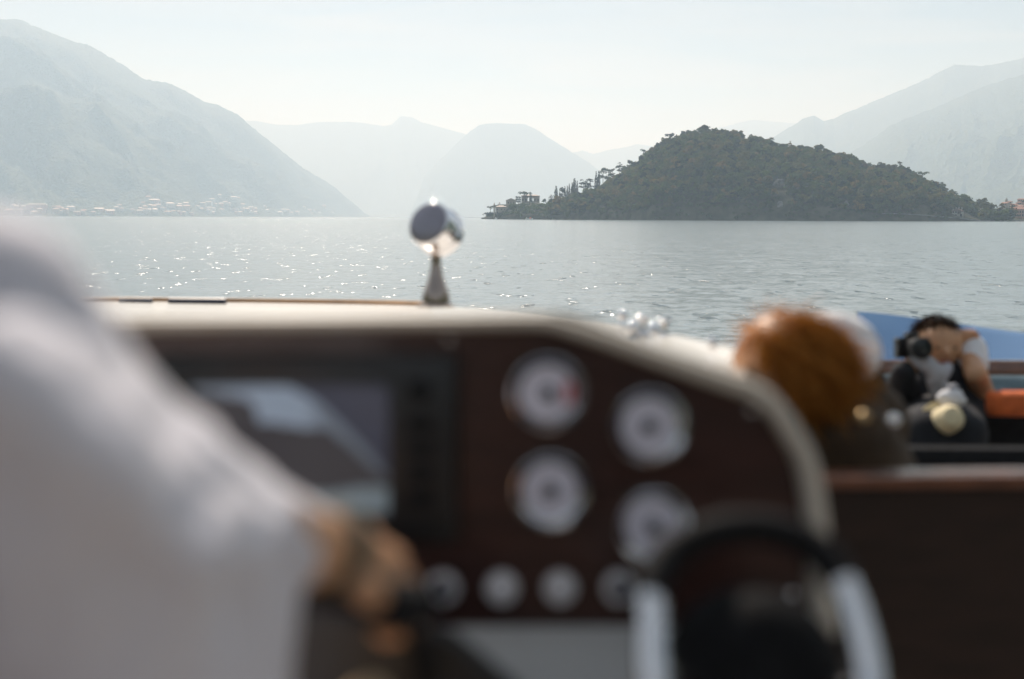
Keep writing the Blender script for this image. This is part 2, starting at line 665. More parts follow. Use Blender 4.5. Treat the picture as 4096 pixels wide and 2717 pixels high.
base_rD = [(3000, 4700), (3050, 4700), (3120, 4600), (3180, 4600), (3220, 4550), (3260, 4500), (3300, 4500), (3340, 4500), (3380, 4500), (3420, 4400), (3480, 4400), (3560, 4300), (3640, 4200), (3700, 4200),
           (3760, 4100), (3820, 4000), (3880, 4000), (4000, 4000), (4300, 3800), (5000, 3400), (6000, 3000)]
mountain('mountain_slope', 'tall pale hazy mountainside rising to the right edge of the view', ridge_rD, base_rD, 360, 110, 61, M_FOREST, k=1.15, spur=0.11, spurfreq=1 / 420, slant=-0.8)
ridge_rE = [(3180, 850, 3900), (3300, 700, 3900), (3374, 623, 3900), (3461, 577, 3900), (3563, 501, 3900), (3640, 470, 3900), (3767, 420, 3900), (3870, 375, 3900), (3971, 333, 3900), (4096, 297, 3850), (4500, 180, 3700), (5400, 120, 3300)]
base_rE = [(3200, 2600), (3290, 2600), (3360, 2600), (3430, 2550), (3520, 2500), (3600, 2450), (3700, 2400), (3800, 2350), (3900, 2300), (4050, 2250), (4450, 2200), (5300, 2000)]
mountain('mountain_slope', 'nearer wooded mountain shoulder rising behind the terracotta town', ridge_rE, base_rE, 360, 150, 77, M_FOREST, k=1.4, spur=0.10, spurfreq=1 / 260, slant=-0.7)



# the near shores beside and behind the boat: the lake is shut in by steep wooded slopes all round
def near_shore():
    az = np.radians(np.linspace(58, 302, 120))
    v = np.linspace(0, 1, 24)
    A, V = np.meshgrid(az, v)
    R = 520 + 120 * fbm(A * 2.2 + 3, A * 0 + 1, 3, 5) + V * 700
    H = (300 + 260 * fbm(A * 2.0 + 9, A * 0 + 4, 4, 8)) * V ** 0.9
    H = H * (1 + 0.25 * (ridged(A * 6 + V * 0.8, V * 1.5, 4, 14) - 0.5) * np.sin(np.pi * np.clip(V, 0, 1)) * 2)
    Z = np.where(V <= 0, -1.5, H)
    me = mesh_np('near_shore', np.stack([R * np.sin(A), R * np.cos(A), Z], -1).reshape(-1, 3), grid_quads(24, 120))
    o = link('shore_slope', me, None, M_FOREST, True)
    o['kind'] = 'structure'
    o['label'] = 'steep wooded lake shore beside and behind the boat'


near_shore()
# ------------------------------------------------------------------ wooded headland
SHORE = [(1930, 1010), (1960, 985), (2100, 940), (2300, 880), (2600, 800), (3000, 760), (3400, 745), (3700, 745), (4000, 765), (4300, 790), (4800, 820)]
CREST = [(1930, 872), (1950, 864), (1972, 860), (2000, 850), (2028, 838), (2060, 818), (2090, 813), (2160, 813), (2184, 818), (2240, 815), (2306, 792), (2377, 765), (2448, 732), (2509, 692), (2560, 650), (2611, 615), (2646, 590), (2712, 560),
         (2773, 548), (2864, 544), (2915, 560), (2981, 580), (3047, 594), (3100, 606), (3186, 618), (3237, 618), (3288, 638), (3359, 650), (3410, 680), (3471, 690), (3512, 700), (3563, 700), (3609, 708), (3655, 732),
         (3696, 760), (3762, 795), (3803, 822), (3869, 842), (3910, 846), (3960, 840), (4020, 830), (4096, 822), (4300, 800), (4800, 780)]
CWID = [(1930, 25), (2000, 35), (2160, 60), (2400, 95), (2700, 170), (3000, 175), (3400, 150), (3700, 110), (3850, 130), (4000, 260), (4800, 330)]


def headland_z(px, v):
    D = interp(SHORE, px)
    w = interp(CWID, px)
    d = D + w * v
    zc = np.array([P(a, b, c).z for a, b, c in zip(np.atleast_1d(px), np.atleast_1d(interp(CREST, px)), np.atleast_1d(D + w))])
    return d, zc


def build_headland():
    nc, nr = 520, 60
    px = np.concatenate([np.linspace(1926, 4096, 430), np.linspace(4100, 4800, 90)])
    v = np.concatenate([np.linspace(0, 1, nr), 1 + np.linspace(0.08, 1.0, 14)])
    D, w = interp(SHORE, px), interp(CWID, px)
    zc = np.array([P(a, b, c + e).z for a, b, c, e in zip(px, interp(CREST, px), D, w)])
    V = v[:, None]
    dist = D[None] + w[None] * V
    gx = np.array([[ground(a, 1.0).x] for a in px])[:, 0]
    X = gx[None] * dist
    Y = dist
    town = np.clip((px - 3830) / 60, 0, 1)[None]
    rise = np.where(V <= 1, V ** 0.52 * (1 - town) + (np.clip(V - 0.12, 0, 1) / 0.88) ** 1.2 * town, 1 - (np.clip(V - 1, 0, 1)) ** 1.5)
    Z = -1.5 + 1.5 * np.clip(V * 40, 0, 1) + 1.2 * np.clip(V * 25, 0, 1) + np.clip(zc[None] - 1.2, 0.3, None) * rise
    Z = Z + (fbm(X / 14, Y / 14, 4, 90) - 0.5) * 4.5 * np.clip(V * 6, 0, 1) * np.clip(zc[None] / 15, 0.05, 1)
    Z[-1] = -1.5
    pts = np.stack([X, Y, Z], -1)
    m = mat('headland ground', (0.035, 0.04, 0.022), rough=0.95, spec=0.1, col2=(0.09, 0.085, 0.05), vscale=0.12)
    me = mesh_np('headland', pts.reshape(-1, 3), grid_quads(len(v), len(px)))
    o = link('headland_terrain', me, None, m, True)
    o['kind'] = 'structure'
    o['label'] = 'dark wooded headland rising from the lake right of centre'
    TERR['headland'] = pts[:nr]
    return pts, px, v


HPTS, HPX, HV = build_headland()

# ------------------------------------------------------------------ trees
M_TRUNK = mat('bark', (0.05, 0.04, 0.03), rough=0.95, var=0.4, vscale=3)
M_LEAF = [foliage('leaves green', (0.012, 0.027, 0.012), (0.085, 0.120, 0.036)),
          foliage('leaves olive', (0.020, 0.032, 0.013), (0.125, 0.125, 0.040)),
          foliage('leaves autumn', (0.038, 0.038, 0.015), (0.19, 0.145, 0.045)),
          foliage('leaves dark', (0.014, 0.026, 0.013), (0.035, 0.050, 0.022), 0.15)]


def leaf_cloud(seed, n, lobes, size, flat=0.0):
    """n leaf sprays over a set of lobes (centre, radii), facing mostly outwards."""
    g = np.random.default_rng(seed)
    area = np.array([a * b for (_, (a, b, c)) in lobes])
    area = area / area.sum()
    vs = []
    for k in range(n):
        c, rad = lobes[g.choice(len(lobes), p=area)]
        d = g.normal(size=3)
        d /= np.linalg.norm(d)
        if d[2] < -0.4:
            d[2] *= -0.6
        rr = g.uniform(0.62, 1.06)
        p = np.array(c) + d * np.array(rad) * rr
        nrm = d + g.normal(size=3) * 0.55
        if flat:
            nrm = nrm * (1 - flat) + np.array([0, 0, 1]) * flat
        nrm /= np.linalg.norm(nrm)
        a = np.cross(nrm, g.normal(size=3))
        a /= np.linalg.norm(a)
        b = np.cross(nrm, a)
        s = size * g.uniform(0.6, 1.3)
        bend = nrm * s * -0.18
        vs += [p + a * s + bend, p + b * s * 0.7, p - a * s + bend, p - b * s * 0.7]
    return np.array(vs), np.arange(4 * n).reshape(-1, 4)


def broad_lobes(seed, h, r, k=9):
    g = np.random.default_rng(seed)
    L = [((0, 0, h * 0.62), (r * 0.75, r * 0.75, h * 0.30))]
    for i in range(k):
        a = g.uniform(0, 6.28)
        q = g.uniform(0.35, 0.8) * r
        s = g.uniform(0.32, 0.55) * r
        L.append(((q * math.cos(a), q * math.sin(a), h * g.uniform(0.42, 0.88)), (s, s, s * g.uniform(0.65, 0.95))))
    return L


def crown_mesh(kind, seed, n):
    if kind == 'broad':
        v, f = leaf_cloud(seed, n, broad_lobes(seed, 10, 4.3), 0.62)
    elif kind == 'cypress':
        L = [((0, 0, 1.2 + i * 1.15), (1.55 * (1 - (i / 12.5) ** 2.0) + 0.2,) * 2 + (1.1,)) for i in range(12)]
        v, f = leaf_cloud(seed, n, L, 0.45)
    elif kind == 'umbrella':
        g = np.random.default_rng(seed)
        L = [((g.uniform(-3.6, 3.6), g.uniform(-3.6, 3.6), 7.9 + g.uniform(-0.7, 0.7)), (1.9, 1.9, 1.1)) for i in range(10)]
        v, f = leaf_cloud(seed, n, L, 0.5, 0.4)
    elif kind == 'pine':
        g = np.random.default_rng(seed)
        L = []
        for i in range(14):
            a, z = g.uniform(0, 6.28), g.uniform(3.8, 9.6)
            q = g.uniform(0.3, 1) * (3.3 - (z - 4) * 0.32)
            L.append(((q * math.cos(a), q * math.sin(a), z), (1.35, 1.35, 0.95)))
        v, f = leaf_cloud(seed, n, L, 0.42, 0.4)
    elif kind == 'cedar':
        L = []
        g = np.random.default_rng(seed)
        for i in range(7):
            z = 2.2 + i * 1.15
            for j in range(4):
                a = g.uniform(0, 6.28)
                q = (4.4 - i * 0.6) * 0.55
                L.append(((q * math.cos(a), q * math.sin(a), z), (1.9 - i * 0.2, 1.9 - i * 0.2, 0.4)))
        v, f = leaf_cloud(seed, n, L, 0.5, 0.5)
    elif kind == 'poplar':
        g = np.random.default_rng(seed)
        L = [((g.uniform(-0.9, 0.9), g.uniform(-0.9, 0.9), z), (1.7 - abs(z - 4.6) * 0.2,) * 2 + (1.3,)) for z in np.linspace(1.8, 9, 9)]
        v, f = leaf_cloud(seed, n, L, 0.5)
    elif kind == 'dome':
        v, f = leaf_cloud(seed, n, [((0, 0, 2.0), (4.6, 4.6, 4.2)), ((0, 0, 1.2), (4.9, 4.9, 2.4))], 0.42)
    elif kind == 'box':
        L = [((x, y, z), (1.5, 1.5, 1.4)) for x in (-2, 0, 2) for y in (-1.5, 1) for z in (1.3, 3.2, 5.0)]
        v, f = leaf_cloud(seed, n, L, 0.42)
    else:                                              # bush
        v, f = leaf_cloud(seed, n, [((g2, 0, 1.0), (1.6, 1.4, 1.2)) for g2 in (-1.5, 0, 1.4)], 0.35)
    return mesh_np('crown', v, f)


def trunk_mesh(kind, seed):
    g = np.random.default_rng(seed)
    mb = MB()
    top = {'broad': 6.5, 'cypress': 3, 'umbrella': 7.8, 'pine': 9.6, 'cedar': 9.5, 'poplar': 7, 'dome': 3, 'box': 4, 'bush': 1}[kind]
    r = {'broad': 0.32, 'cypress': 0.25, 'umbrella': 0.3, 'pine': 0.22, 'cedar': 0.35, 'poplar': 0.25, 'dome': 0.3, 'box': 0.25, 'bush': 0.1}[kind]
    mb.tube([(0, 0, -1.2), (0.1, 0.05, top * 0.4), (0.05, -0.1, top)], [r, r * 0.75, r * 0.35], 6)
    if kind in ('broad', 'umbrella', 'pine'):
        for k in range(4 if kind != 'umbrella' else 6):
            a = k * 1.57 + g.uniform(-0.4, 0.4)
            z0 = top * g.uniform(0.45, 0.8)
            q = 2.4
            z1 = z0 + (1.6 if kind == 'broad' else 0.7)
            if kind == 'umbrella':
                z0, z1 = top * 0.7, top
            mb.tube([(0.06, 0, z0), (q * 0.5 * math.cos(a), q * 0.5 * math.sin(a), (z0 + z1) / 2 + 0.1), (q * math.cos(a), q * math.sin(a), z1)], [r * 0.4, r * 0.28, r * 0.12], 5)
    return mb.mesh('trunk')


_cm, _tm = {}, {}


def tree(kind, variant, leaf, loc, scale, name, label, cat='tree', group=None, rz=None, widen=1.0):
    key = (kind, variant)
    if key not in _cm:
        n = {'broad': 430, 'cypress': 560, 'umbrella': 330, 'pine': 430, 'cedar': 420, 'poplar': 360, 'dome': 700, 'box': 420, 'bush': 160}[kind]
        _cm[key] = {}
        _tm[key] = trunk_mesh(kind, variant * 7 + 1)
        _tm[key].materials.append(M_TRUNK)
        _cm[key]['n'] = n
    if leaf not in _cm[key]:
        me = crown_mesh(kind, variant * 13 + 5, _cm[key]['n'])
        me.materials.append(M_LEAF[leaf])
        _cm[key][leaf] = me
    root = bpy.data.objects.new(name, None)
    COL.objects.link(root)
    root.location = loc
    root.scale = (scale * widen, scale * widen, scale)
    root.rotation_euler = (0, 0, random.uniform(0, 6.28) if rz is None else rz)
    tag(root, label, cat, group)
    for nm, me in (('trunk', _tm[key]), ('crown', _cm[key][leaf])):
        c = bpy.data.objects.new(nm, me)
        COL.objects.link(c)
        c.parent = root
    return root


def hpoint(px, v):
    """Point of the headland ground under column px at slope position v (0 shore, 1 crest)."""
    i = np.interp(px, HPX, range(len(HPX)))
    j = np.interp(v, HV, range(len(HV)))
    i0, j0 = int(min(i, len(HPX) - 2)), int(min(j, len(HV) - 2))
    a, b = i - i0, j - j0
    p = (HPTS[j0, i0] * (1 - a) + HPTS[j0, i0 + 1] * a) * (1 - b) + (HPTS[j0 + 1, i0] * (1 - a) + HPTS[j0 + 1, i0 + 1] * a) * b
    return Vector(p)


# houses and other fixed spots keep trees off them: (px, half width, v0, v1)
KEEP = [(3655, 30, 0, 0.12), (3832, 62, 0, 0.24), (3095, 36, 0.07, 0.25), (3100, 30, 0, 0.06), (4078, 60, 0, 0.34)]


def plant_headland():
    cand = []
    for px in np.arange(2190, 4130, 5.5):
        D = float(interp(SHORE, px))
        w = float(interp(CWID, px))
        zc = P(px, float(interp(CREST, px)), D + w).z
        slope_len = math.hypot(w, zc)
        nv = max(2, int(slope_len * 1.0 / 5.7))
        stepw = 5.5 / F * D
        for k in range(nv + 3):
            v = (k + rng.uniform(0.1, 0.9)) / nv
            if rng.uniform() > stepw / 4.0:
                continue
            x = px + rng.uniform(-3, 3)
            if any(abs(x - c) < hw and v0 <= v <= v1 for c, hw, v0, v1 in KEEP):
                continue
            if x > 3875 and v > 0.12:
                continue
            if x < 2420 and v > 0.75:
                continue
            if v < 0.012:
                continue
            cand.append((x, v, D + w * v))
    rng.shuffle(cand)
    # the individuals: an even sample, with every tree on the skyline favoured
    order = sorted(range(len(cand)), key=lambda i: (0 if 0.8 < cand[i][1] < 1.05 else 1) + rng.uniform(0, 1.35))
    indiv = set(order[:270])
    woods_v, woods_f, woods_m = [[] for _ in range(4)], [[] for _ in range(4)], None
    low = [leaf_cloud(300 + s, 105, broad_lobes(300 + s, 10, 4.3, 7), 1.05) for s in range(6)]
    for i, (x, v, d) in enumerate(cand):
        p = hpoint(x, v)
        sc = rng.uniform(0.46, 1.0) * (0.85 if v > 0.8 else 1.0)
        if rng.uniform() < 0.08:
            sc *= 1.25
        warm = 0.25 + 0.45 * vnoise(np.array([x / 160.0]), np.array([v * 2.0]), 4)[0] + (0.2 if 2640 < x < 3250 and v > 0.55 else 0)
        u = rng.uniform()
        leaf = 2 if u < 0.09 * warm * 2 else (1 if u < 0.35 + 0.5 * warm * 0.6 else 0)
        if rng.uniform() < 0.14:
            leaf = 3
        if i in indiv:
            tone = ['green', 'olive green', 'golden brown', 'very dark green'][leaf]
            side = ['just right of the villa', 'by the cypress row', 'under the two ridge cypresses', 'on the steep left shoulder', 'left of the summit', 'under the summit', 'above the pale rock face',
                    'right of the gnarled skyline pine', 'on the long right flank', 'behind the narrow stone tower', 'above the white lakeside house'][int(np.digitize(x, [2240, 2330, 2460, 2620, 2760, 2930, 3090, 3270, 3480, 3700]))]
            tier = ['at the water edge', 'low on the slope', 'halfway up', 'on the skyline'][int(np.digitize(v, [0.12, 0.42, 0.82]))]
            size = ['small', 'middling', 'large'][int(np.digitize(sc, [0.62, 0.85]))]
            lab = f'{size} {tone} tree {tier} {side}'
            tree('broad', int(rng.integers(0, 6)), leaf, p, sc, 'broadleaf_tree', lab, group='trees of the headland wood', widen=rng.uniform(0.85, 1.15))
        else:
            lv, lf = low[int(rng.integers(0, 6))]
            a = rng.uniform(0, 6.28)
            ca, sa = math.cos(a), math.sin(a)
            q = lv * sc
            q = np.stack([q[:, 0] * ca - q[:, 1] * sa, q[:, 0] * sa + q[:, 1] * ca, q[:, 2]], -1) + np.array(p)
            n = sum(len(z) for z in woods_v[leaf])
            woods_v[leaf].append(q)
            woods_f[leaf].append(lf + n)
    V, Fc, mi, off = [], [], [], 0
    for k in range(4):
        if not woods_v[k]:
            continue
        vv = np.concatenate(woods_v[k])
        V.append(vv)
        ff = np.concatenate(woods_f[k]) + off
        Fc.append(ff)
        mi += [k] * len(ff)
        off += len(vv)
    me = mesh_np('woodland', np.concatenate(V), np.concatenate(Fc))
    for k in range(4):
        me.materials.append(M_LEAF[k])
    me.polygons.foreach_set('material_index', np.array(mi, dtype=np.int32))
    o = link('woodland', me)
    o['kind'] = 'stuff'
    o['label'] = 'dense mixed wood covering the headland'
    # undergrowth over the slope and along the water's edge
    uv, uf, n = [], [], 0
    g = np.random.default_rng(5)
    bv, bf = leaf_cloud(77, 26, [((0, 0, 0.8), (1.9, 1.9, 1.3))], 0.85)
    for px in np.arange(1952, 4140, 4.2):
        w, D = float(interp(CWID, px)), float(interp(SHORE, px))
        k = max(3, int(w / 9))
        for j in range(k):
            v = (j + g.uniform()) / k * 1.05 + 0.004
            if 2050 < px < 2165 and v > 0.82:
                continue
            if any(abs(px - c) < hw and v0 <= v <= v1 for c, hw, v0, v1 in KEEP):
                continue
            if px > 3900 and g.uniform() < 0.5:
                continue
            s = g.uniform(0.6, 1.3)
            if v > 0.7 and px < 2200:
                s *= 0.55
            uv.append(bv * s + np.array(hpoint(px + g.uniform(-3, 3), min(v, 1.04))))
            uf.append(bf + n)
            n += len(bv)
    me = mesh_np('undergrowth', np.concatenate(uv), np.concatenate(uf))
    o = link('undergrowth', me, None, M_LEAF[0])
    o['kind'] = 'stuff'
    o['label'] = 'scrub and bushes covering the headland slope down to the water'
    return len(cand)


N_TREES = plant_headland()
print('headland trees', N_TREES)


def stand(px, py_top, py_bot, kind, variant, leaf, name, label, v=0.95, group=None, widen=1.0, nominal=10.0):
    """A single tree whose foot stands at slope position v under column px and whose top shows at py_top."""
    p = hpoint(px, v)
    _, fy, d = project(p)
    h = max(2.0, (fy - py_top) / F * d)
    return tree(kind, variant, leaf, p, h / nominal, name, label, group=group, widen=widen)


# cypresses stepping down to the villa
CY = [(2219, 746, 0.9, 'tall dark cypress standing alone just right of the villa trees', 1.25), (2234, 768, 0.85, 'shortest cypress, second of the row climbing from the villa', 0.9),
      (2254, 748, 0.9, 'cypress beside the thin pine in the row climbing from the villa', 0.95), (2263, 745, 0.8, 'slim cypress right of the thin pine in the row', 0.75),
      (2271, 736, 0.9, 'slender cypress left of the broad double cypress', 0.7), (2283, 734, 0.9, 'broad lower cypress leaning on the tallest one', 1.2),
      (2291, 715, 0.92, 'tallest broad cypress with a ragged tip above the row', 1.15), (2302, 724, 0.92, 'narrow cypress at the upper end of the row', 0.75),
      (2376, 689, 0.97, 'left cypress of the close pair high on the headland ridge', 0.95), (2386, 686, 0.98, 'right cypress of the close pair high on the headland ridge', 0.95),
      (2118, 769, 1.05, 'taller of two cypresses behind the arcaded villa roof', 0.9), (2124, 772, 1.05, 'shorter of two cypresses behind the arcaded villa roof', 0.8)]
for i, (px, py, v, lab, wd) in enumerate(CY):
    stand(px, py, 0, 'cypress', i % 3, 3, 'cypress_tree', lab, v, 'cypresses on the headland ridge', widen=wd, nominal=14.6)
for px, py, v, kind, leaf, lab, nm, wd, nom in [
    (1962, 825, 0.85, 'umbrella', 1, 'umbrella pine with flat crown at the very tip of the headland', 'umbrella_pine', 1.0, 9.2),
    (1992, 819, 1.1, 'umbrella', 1, 'wide flat pine crown behind the twin bell towers', 'umbrella_pine', 1.3, 9.2),
    (2016, 817, 1.2, 'umbrella', 1, 'low flat pine crown between bell towers and the pale villa block', 'umbrella_pine', 1.1, 9.2),
    (2098, 768, 1.15, 'umbrella', 0, 'spreading cedar with flat layered crown above the villa roof', 'cedar_tree', 1.0, 9.2),
    (2200, 776, 0.9, 'cedar', 3, 'dark flat-branched cedar at the foot of the first cypress', 'cedar_tree', 1.3, 10.5),
    (2172, 795, 0.95, 'broad', 0, 'small loose tree at the right end of the villa terrace', 'broadleaf_tree', 1.0, 10.2),
    (2245, 750, 0.95, 'pine', 3, 'thin pine with sparse tufts within the cypress row', 'pine_tree', 0.8, 10.2),
    (2326, 720, 0.95, 'pine', 3, 'dark spreading pine right of the cypress row with sky showing through', 'pine_tree', 1.2, 10.2),
    (2352, 714, 0.95, 'pine', 3, 'round topped dark pine below the pair of cypresses', 'pine_tree', 1.3, 10.2),
    (2403, 672, 0.97, 'pine', 0, 'tall open pine just right of the pair of cypresses', 'pine_tree', 0.9, 10.2),
    (2424, 675, 0.98, 'pine', 0, 'middle tall open pine on the ridge above the golden grass', 'pine_tree', 0.9, 10.2),
    (2440, 674, 0.98, 'pine', 1, 'third tall open pine on the ridge, thinnest of the group', 'pine_tree', 0.8, 10.2),
    (2466, 652, 1.0, 'pine', 3, 'flat topped pine sticking out of the ridge halfway up', 'pine_tree', 0.9, 10.2),
    (2505, 640, 1.0, 'pine', 3, 'ragged pine on the ridge below the leaning pine', 'pine_tree', 0.8, 10.2),
    (2560, 597, 1.0, 'pine', 3, 'leaning dark pine on the steep left shoulder of the hill', 'pine_tree', 0.9, 10.2),
    (2660, 535, 1.0, 'umbrella', 3, 'flat wind-shaped pine on the skyline left of the summit', 'umbrella_pine', 0.8, 9.2),
    (2806, 506, 1.0, 'umbrella', 3, 'small umbrella pine on the hill summit', 'umbrella_pine', 0.7, 9.2),
    (3060, 549, 1.0, 'pine', 2, 'gnarled tall pine standing clear of the skyline right of the summit', 'pine_tree', 1.1, 10.2),
    (3130, 566, 1.0, 'pine', 2, 'thin spiky tree on the golden part of the skyline', 'pine_tree', 0.8, 10.2),
    (3237, 580, 1.0, 'broad', 3, 'dark round tree topping the right shoulder of the hill', 'broadleaf_tree', 0.9, 10.2),
    (3424, 640, 1.0, 'broad', 3, 'dark egg-shaped tree on the descending skyline', 'broadleaf_tree', 0.7, 10.2),
    (3564, 646, 1.0, 'pine', 1, 'tall open crowned tree rising above the right flank skyline', 'pine_tree', 0.9, 10.2),
    (3580, 676, 0.8, 'broad', 2, 'big orange-tinted tree below the tall open crowned tree', 'broadleaf_tree', 0.9, 10.2),
    (3655, 688, 0.95, 'umbrella', 0, 'broad flat topped green tree on the right flank', 'umbrella_pine', 0.8, 9.2),
    (3735, 724, 0.95, 'cedar', 3, 'layered dark cedar where the hill drops to the town', 'cedar_tree', 1.3, 10.5),
    (3790, 762, 0.8, 'cedar', 0, 'green layered tree above the white lakeside house', 'cedar_tree', 1.2, 10.5),
    (3835, 776, 0.7, 'broad', 0, 'bright green tree above the white lakeside house', 'broadleaf_tree', 1.2, 10.2),
    (3900, 792, 0.35, 'broad', 1, 'tall olive green tree at the foot of the hill beside the town', 'broadleaf_tree', 0.9, 10.2),
    (3925, 805, 0.22, 'broad', 1, 'yellow-green poplar group left of the orange poplar', 'broadleaf_tree', 0.9, 10.2),
    (3969, 812, 0.14, 'poplar', 2, 'golden autumn poplar on the town waterfront', 'poplar_tree', 1.25, 10.2),
    (4016, 812, 0.12, 'cedar', 3, 'black-green cedar on the waterfront beside the pink building', 'cedar_tree', 1.2, 10.5),
    (3900, 857, 0.05, 'broad', 2, 'low round bush with russet leaves at the water edge', 'waterside_tree', 1.2, 10.2),
    (3934, 850, 0.06, 'broad', 2, 'russet small tree left of the golden poplar', 'waterside_tree', 1.0, 10.2),
    (4014, 862, 0.02, 'broad', 1, 'small pale green tree on a thin stem at the water edge', 'waterside_tree', 1.2, 10.2),
    (4080, 783, 0.9, 'broad', 0, 'hazy green tree above the town at the right edge', 'broadleaf_tree', 1.4, 10.2)]:
    stand(px, py, 0, kind, abs(hash(lab[:5])) % 1 + (px % 4), leaf, nm, lab, v, None, wd, nom)
stand(2049, 809, 0, 'dome', 0, 0, 'clipped_tree', 'great clipped dome shaped tree below the pale villa block', 0.55, None, 1.0, 6.3)
stand(2072, 785, 0, 'box', 0, 3, 'clipped_tree', 'dark clipped block of trees left of the arcaded villa', 1.0, None, 0.9, 6.4)
for px, py, lab in [(1955, 848, 'dark ivy-covered bush at the tip below the umbrella pine'), (1972, 846, 'dark bush at the foot of the bell tower')]:
    stand(px, py, 0, 'bush', px % 3, 3, 'garden_bush', lab, 0.4, None, 1.0, 2.3)

# ------------------------------------------------------------------ buildings
M_PLASTER = [mat('plaster cream', (0.33, 0.29, 0.23), 0.9, var=0.1, vscale=0.5), mat('plaster white', (0.40, 0.385, 0.35), 0.9, var=0.08, vscale=0.5), mat('plaster ochre', (0.34, 0.25, 0.16), 0.9, var=0.1, vscale=0.5),
             mat('plaster rose', (0.38, 0.22, 0.16), 0.9, var=0.1, vscale=0.5), mat('stone grey', (0.30, 0.29, 0.26), 0.95, var=0.25, vscale=0.6)]
M_TILE = mat('roof tiles terracotta', (0.30, 0.13, 0.075), 0.6, var=0.3, vscale=1.5)
M_TILE2 = mat('roof tiles weathered', (0.27, 0.19, 0.14), 0.55, var=0.3, vscale=1.5)
M_GLASS = mat('dark window glass', (0.02, 0.025, 0.03), 0.15)
M_SHUT = mat('brown timber', (0.07, 0.04, 0.025), 0.7, var=0.3, vscale=2)


def facing(px):
    return -math.atan2((px - 2048) / F, 1.0)


def gable_roof(mb, w, d, h, rise, eave=0.5, axis='x', thick=0.25):
    if axis == 'x':
        a = [(-w / 2 - eave, -d / 2 - eave, h), (w / 2 + eave, -d / 2 - eave, h), (w / 2 + eave, 0, h + rise), (-w / 2 - eave, 0, h + rise), (w / 2 + eave, d / 2 + eave, h), (-w / 2 - eave, d / 2 + eave, h)]
    else:
        a = [(-w / 2 - eave, -d / 2 - eave, h), (-w / 2 - eave, d / 2 + eave, h), (0, d / 2 + eave, h + rise), (0, -d / 2 - eave, h + rise), (w / 2 + eave, d / 2 + eave, h), (w / 2 + eave, -d / 2 - eave, h)]
    lo = [(x, y, z - thick) for x, y, z in a]
    mb.add(a + lo, [(0, 1, 2, 3), (3, 2, 4, 5), (7, 6, 9, 8), (8, 9, 11, 10), (0, 6, 7, 1), (1, 7, 8, 2), (2, 8, 10, 4), (4, 10, 11, 5), (5, 11, 9, 3), (3, 9, 6, 0)])


def hip_roof(mb, w, d, h, rise, eave=0.5, thick=0.25):
    W_, D_ = w / 2 + eave, d / 2 + eave
    r = max(0.3, W_ - D_)
    a = [(-W_, -D_, h), (W_, -D_, h), (W_, D_, h), (-W_, D_, h), (-r, 0, h + rise), (r, 0, h + rise)]
    lo = [(x, y, z - thick) for x, y, z in a[:4]]
    mb.add(a + lo, [(0, 1, 5, 4), (1, 2, 5), (2, 3, 4, 5), (3, 0, 4), (0, 6, 7, 1), (1, 7, 8, 2), (2, 8, 9, 3), (3, 9, 6, 0), (9, 8, 7, 6)])


def house(loc, w, d, h, rise, wall, roof, label, name='house', cat='house', group=None, rz=0.0, hip=True, wins=None, axis='x', chimney=0, base=3.0):
    r = empty(name, loc, label, cat, group)
    mb = MB()
    mb.box((0, 0, h / 2 - base / 2), w, d, h + base)
    if not hip:
        if axis == 'x':
            mb.add([(-w / 2, -d / 2, h), (-w / 2, d / 2, h), (-w / 2, 0, h + rise * 0.93), (w / 2, -d / 2, h), (w / 2, d / 2, h), (w / 2, 0, h + rise * 0.93)], [(0, 2, 1), (3, 4, 5)])
        else:
            mb.add([(-w / 2, -d / 2, h), (w / 2, -d / 2, h), (0, -d / 2, h + rise * 0.93)], [(0, 1, 2)])
    link('wall', mb.mesh('wall'), r, wall).matrix_parent_inverse = Matrix()
    mb = MB()
    if hip:
        hip_roof(mb, w, d, h + 0.28, rise)
    else:
        gable_roof(mb, w, d, h + 0.28, rise, axis=axis)
    ro = link('roof', mb.mesh('roof'), r, roof)
    ro.matrix_parent_inverse = Matrix()
    for k in range(chimney):
        mb = MB()
        x = -w * 0.35 + k * w * 0.7 / max(1, chimney - 1)
        mb.box((x, 0.3, h + rise * 0.7 + 0.6), 0.6, 0.6, 1.8)
        mb.box((x, 0.3, h + rise * 0.7 + 1.6), 0.85, 0.85, 0.18)
        link('chimney', mb.mesh('chimney'), ro, wall).matrix_parent_inverse = Matrix()
    if wins:
        me = None
        for (x, z, ww, hh) in wins:
            mb = MB()
            mb.box((0, 0, 0), ww, 0.12, hh)
            mb.box((0, -0.03, -hh / 2 - 0.1), ww + 0.3, 0.22, 0.12)
            o = link('window', mb.mesh('window'), r, M_GLASS)
            o.matrix_parent_inverse = Matrix()
            o.location = (x, -d / 2 - 0.02, z)
    r.rotation_euler = (0, 0, rz)
    return r


def px_m(px_width, d):
    return px_width / F * d


# the villa on the point
D0 = 958.0
g0 = P(2122, 812, D0 + 40)


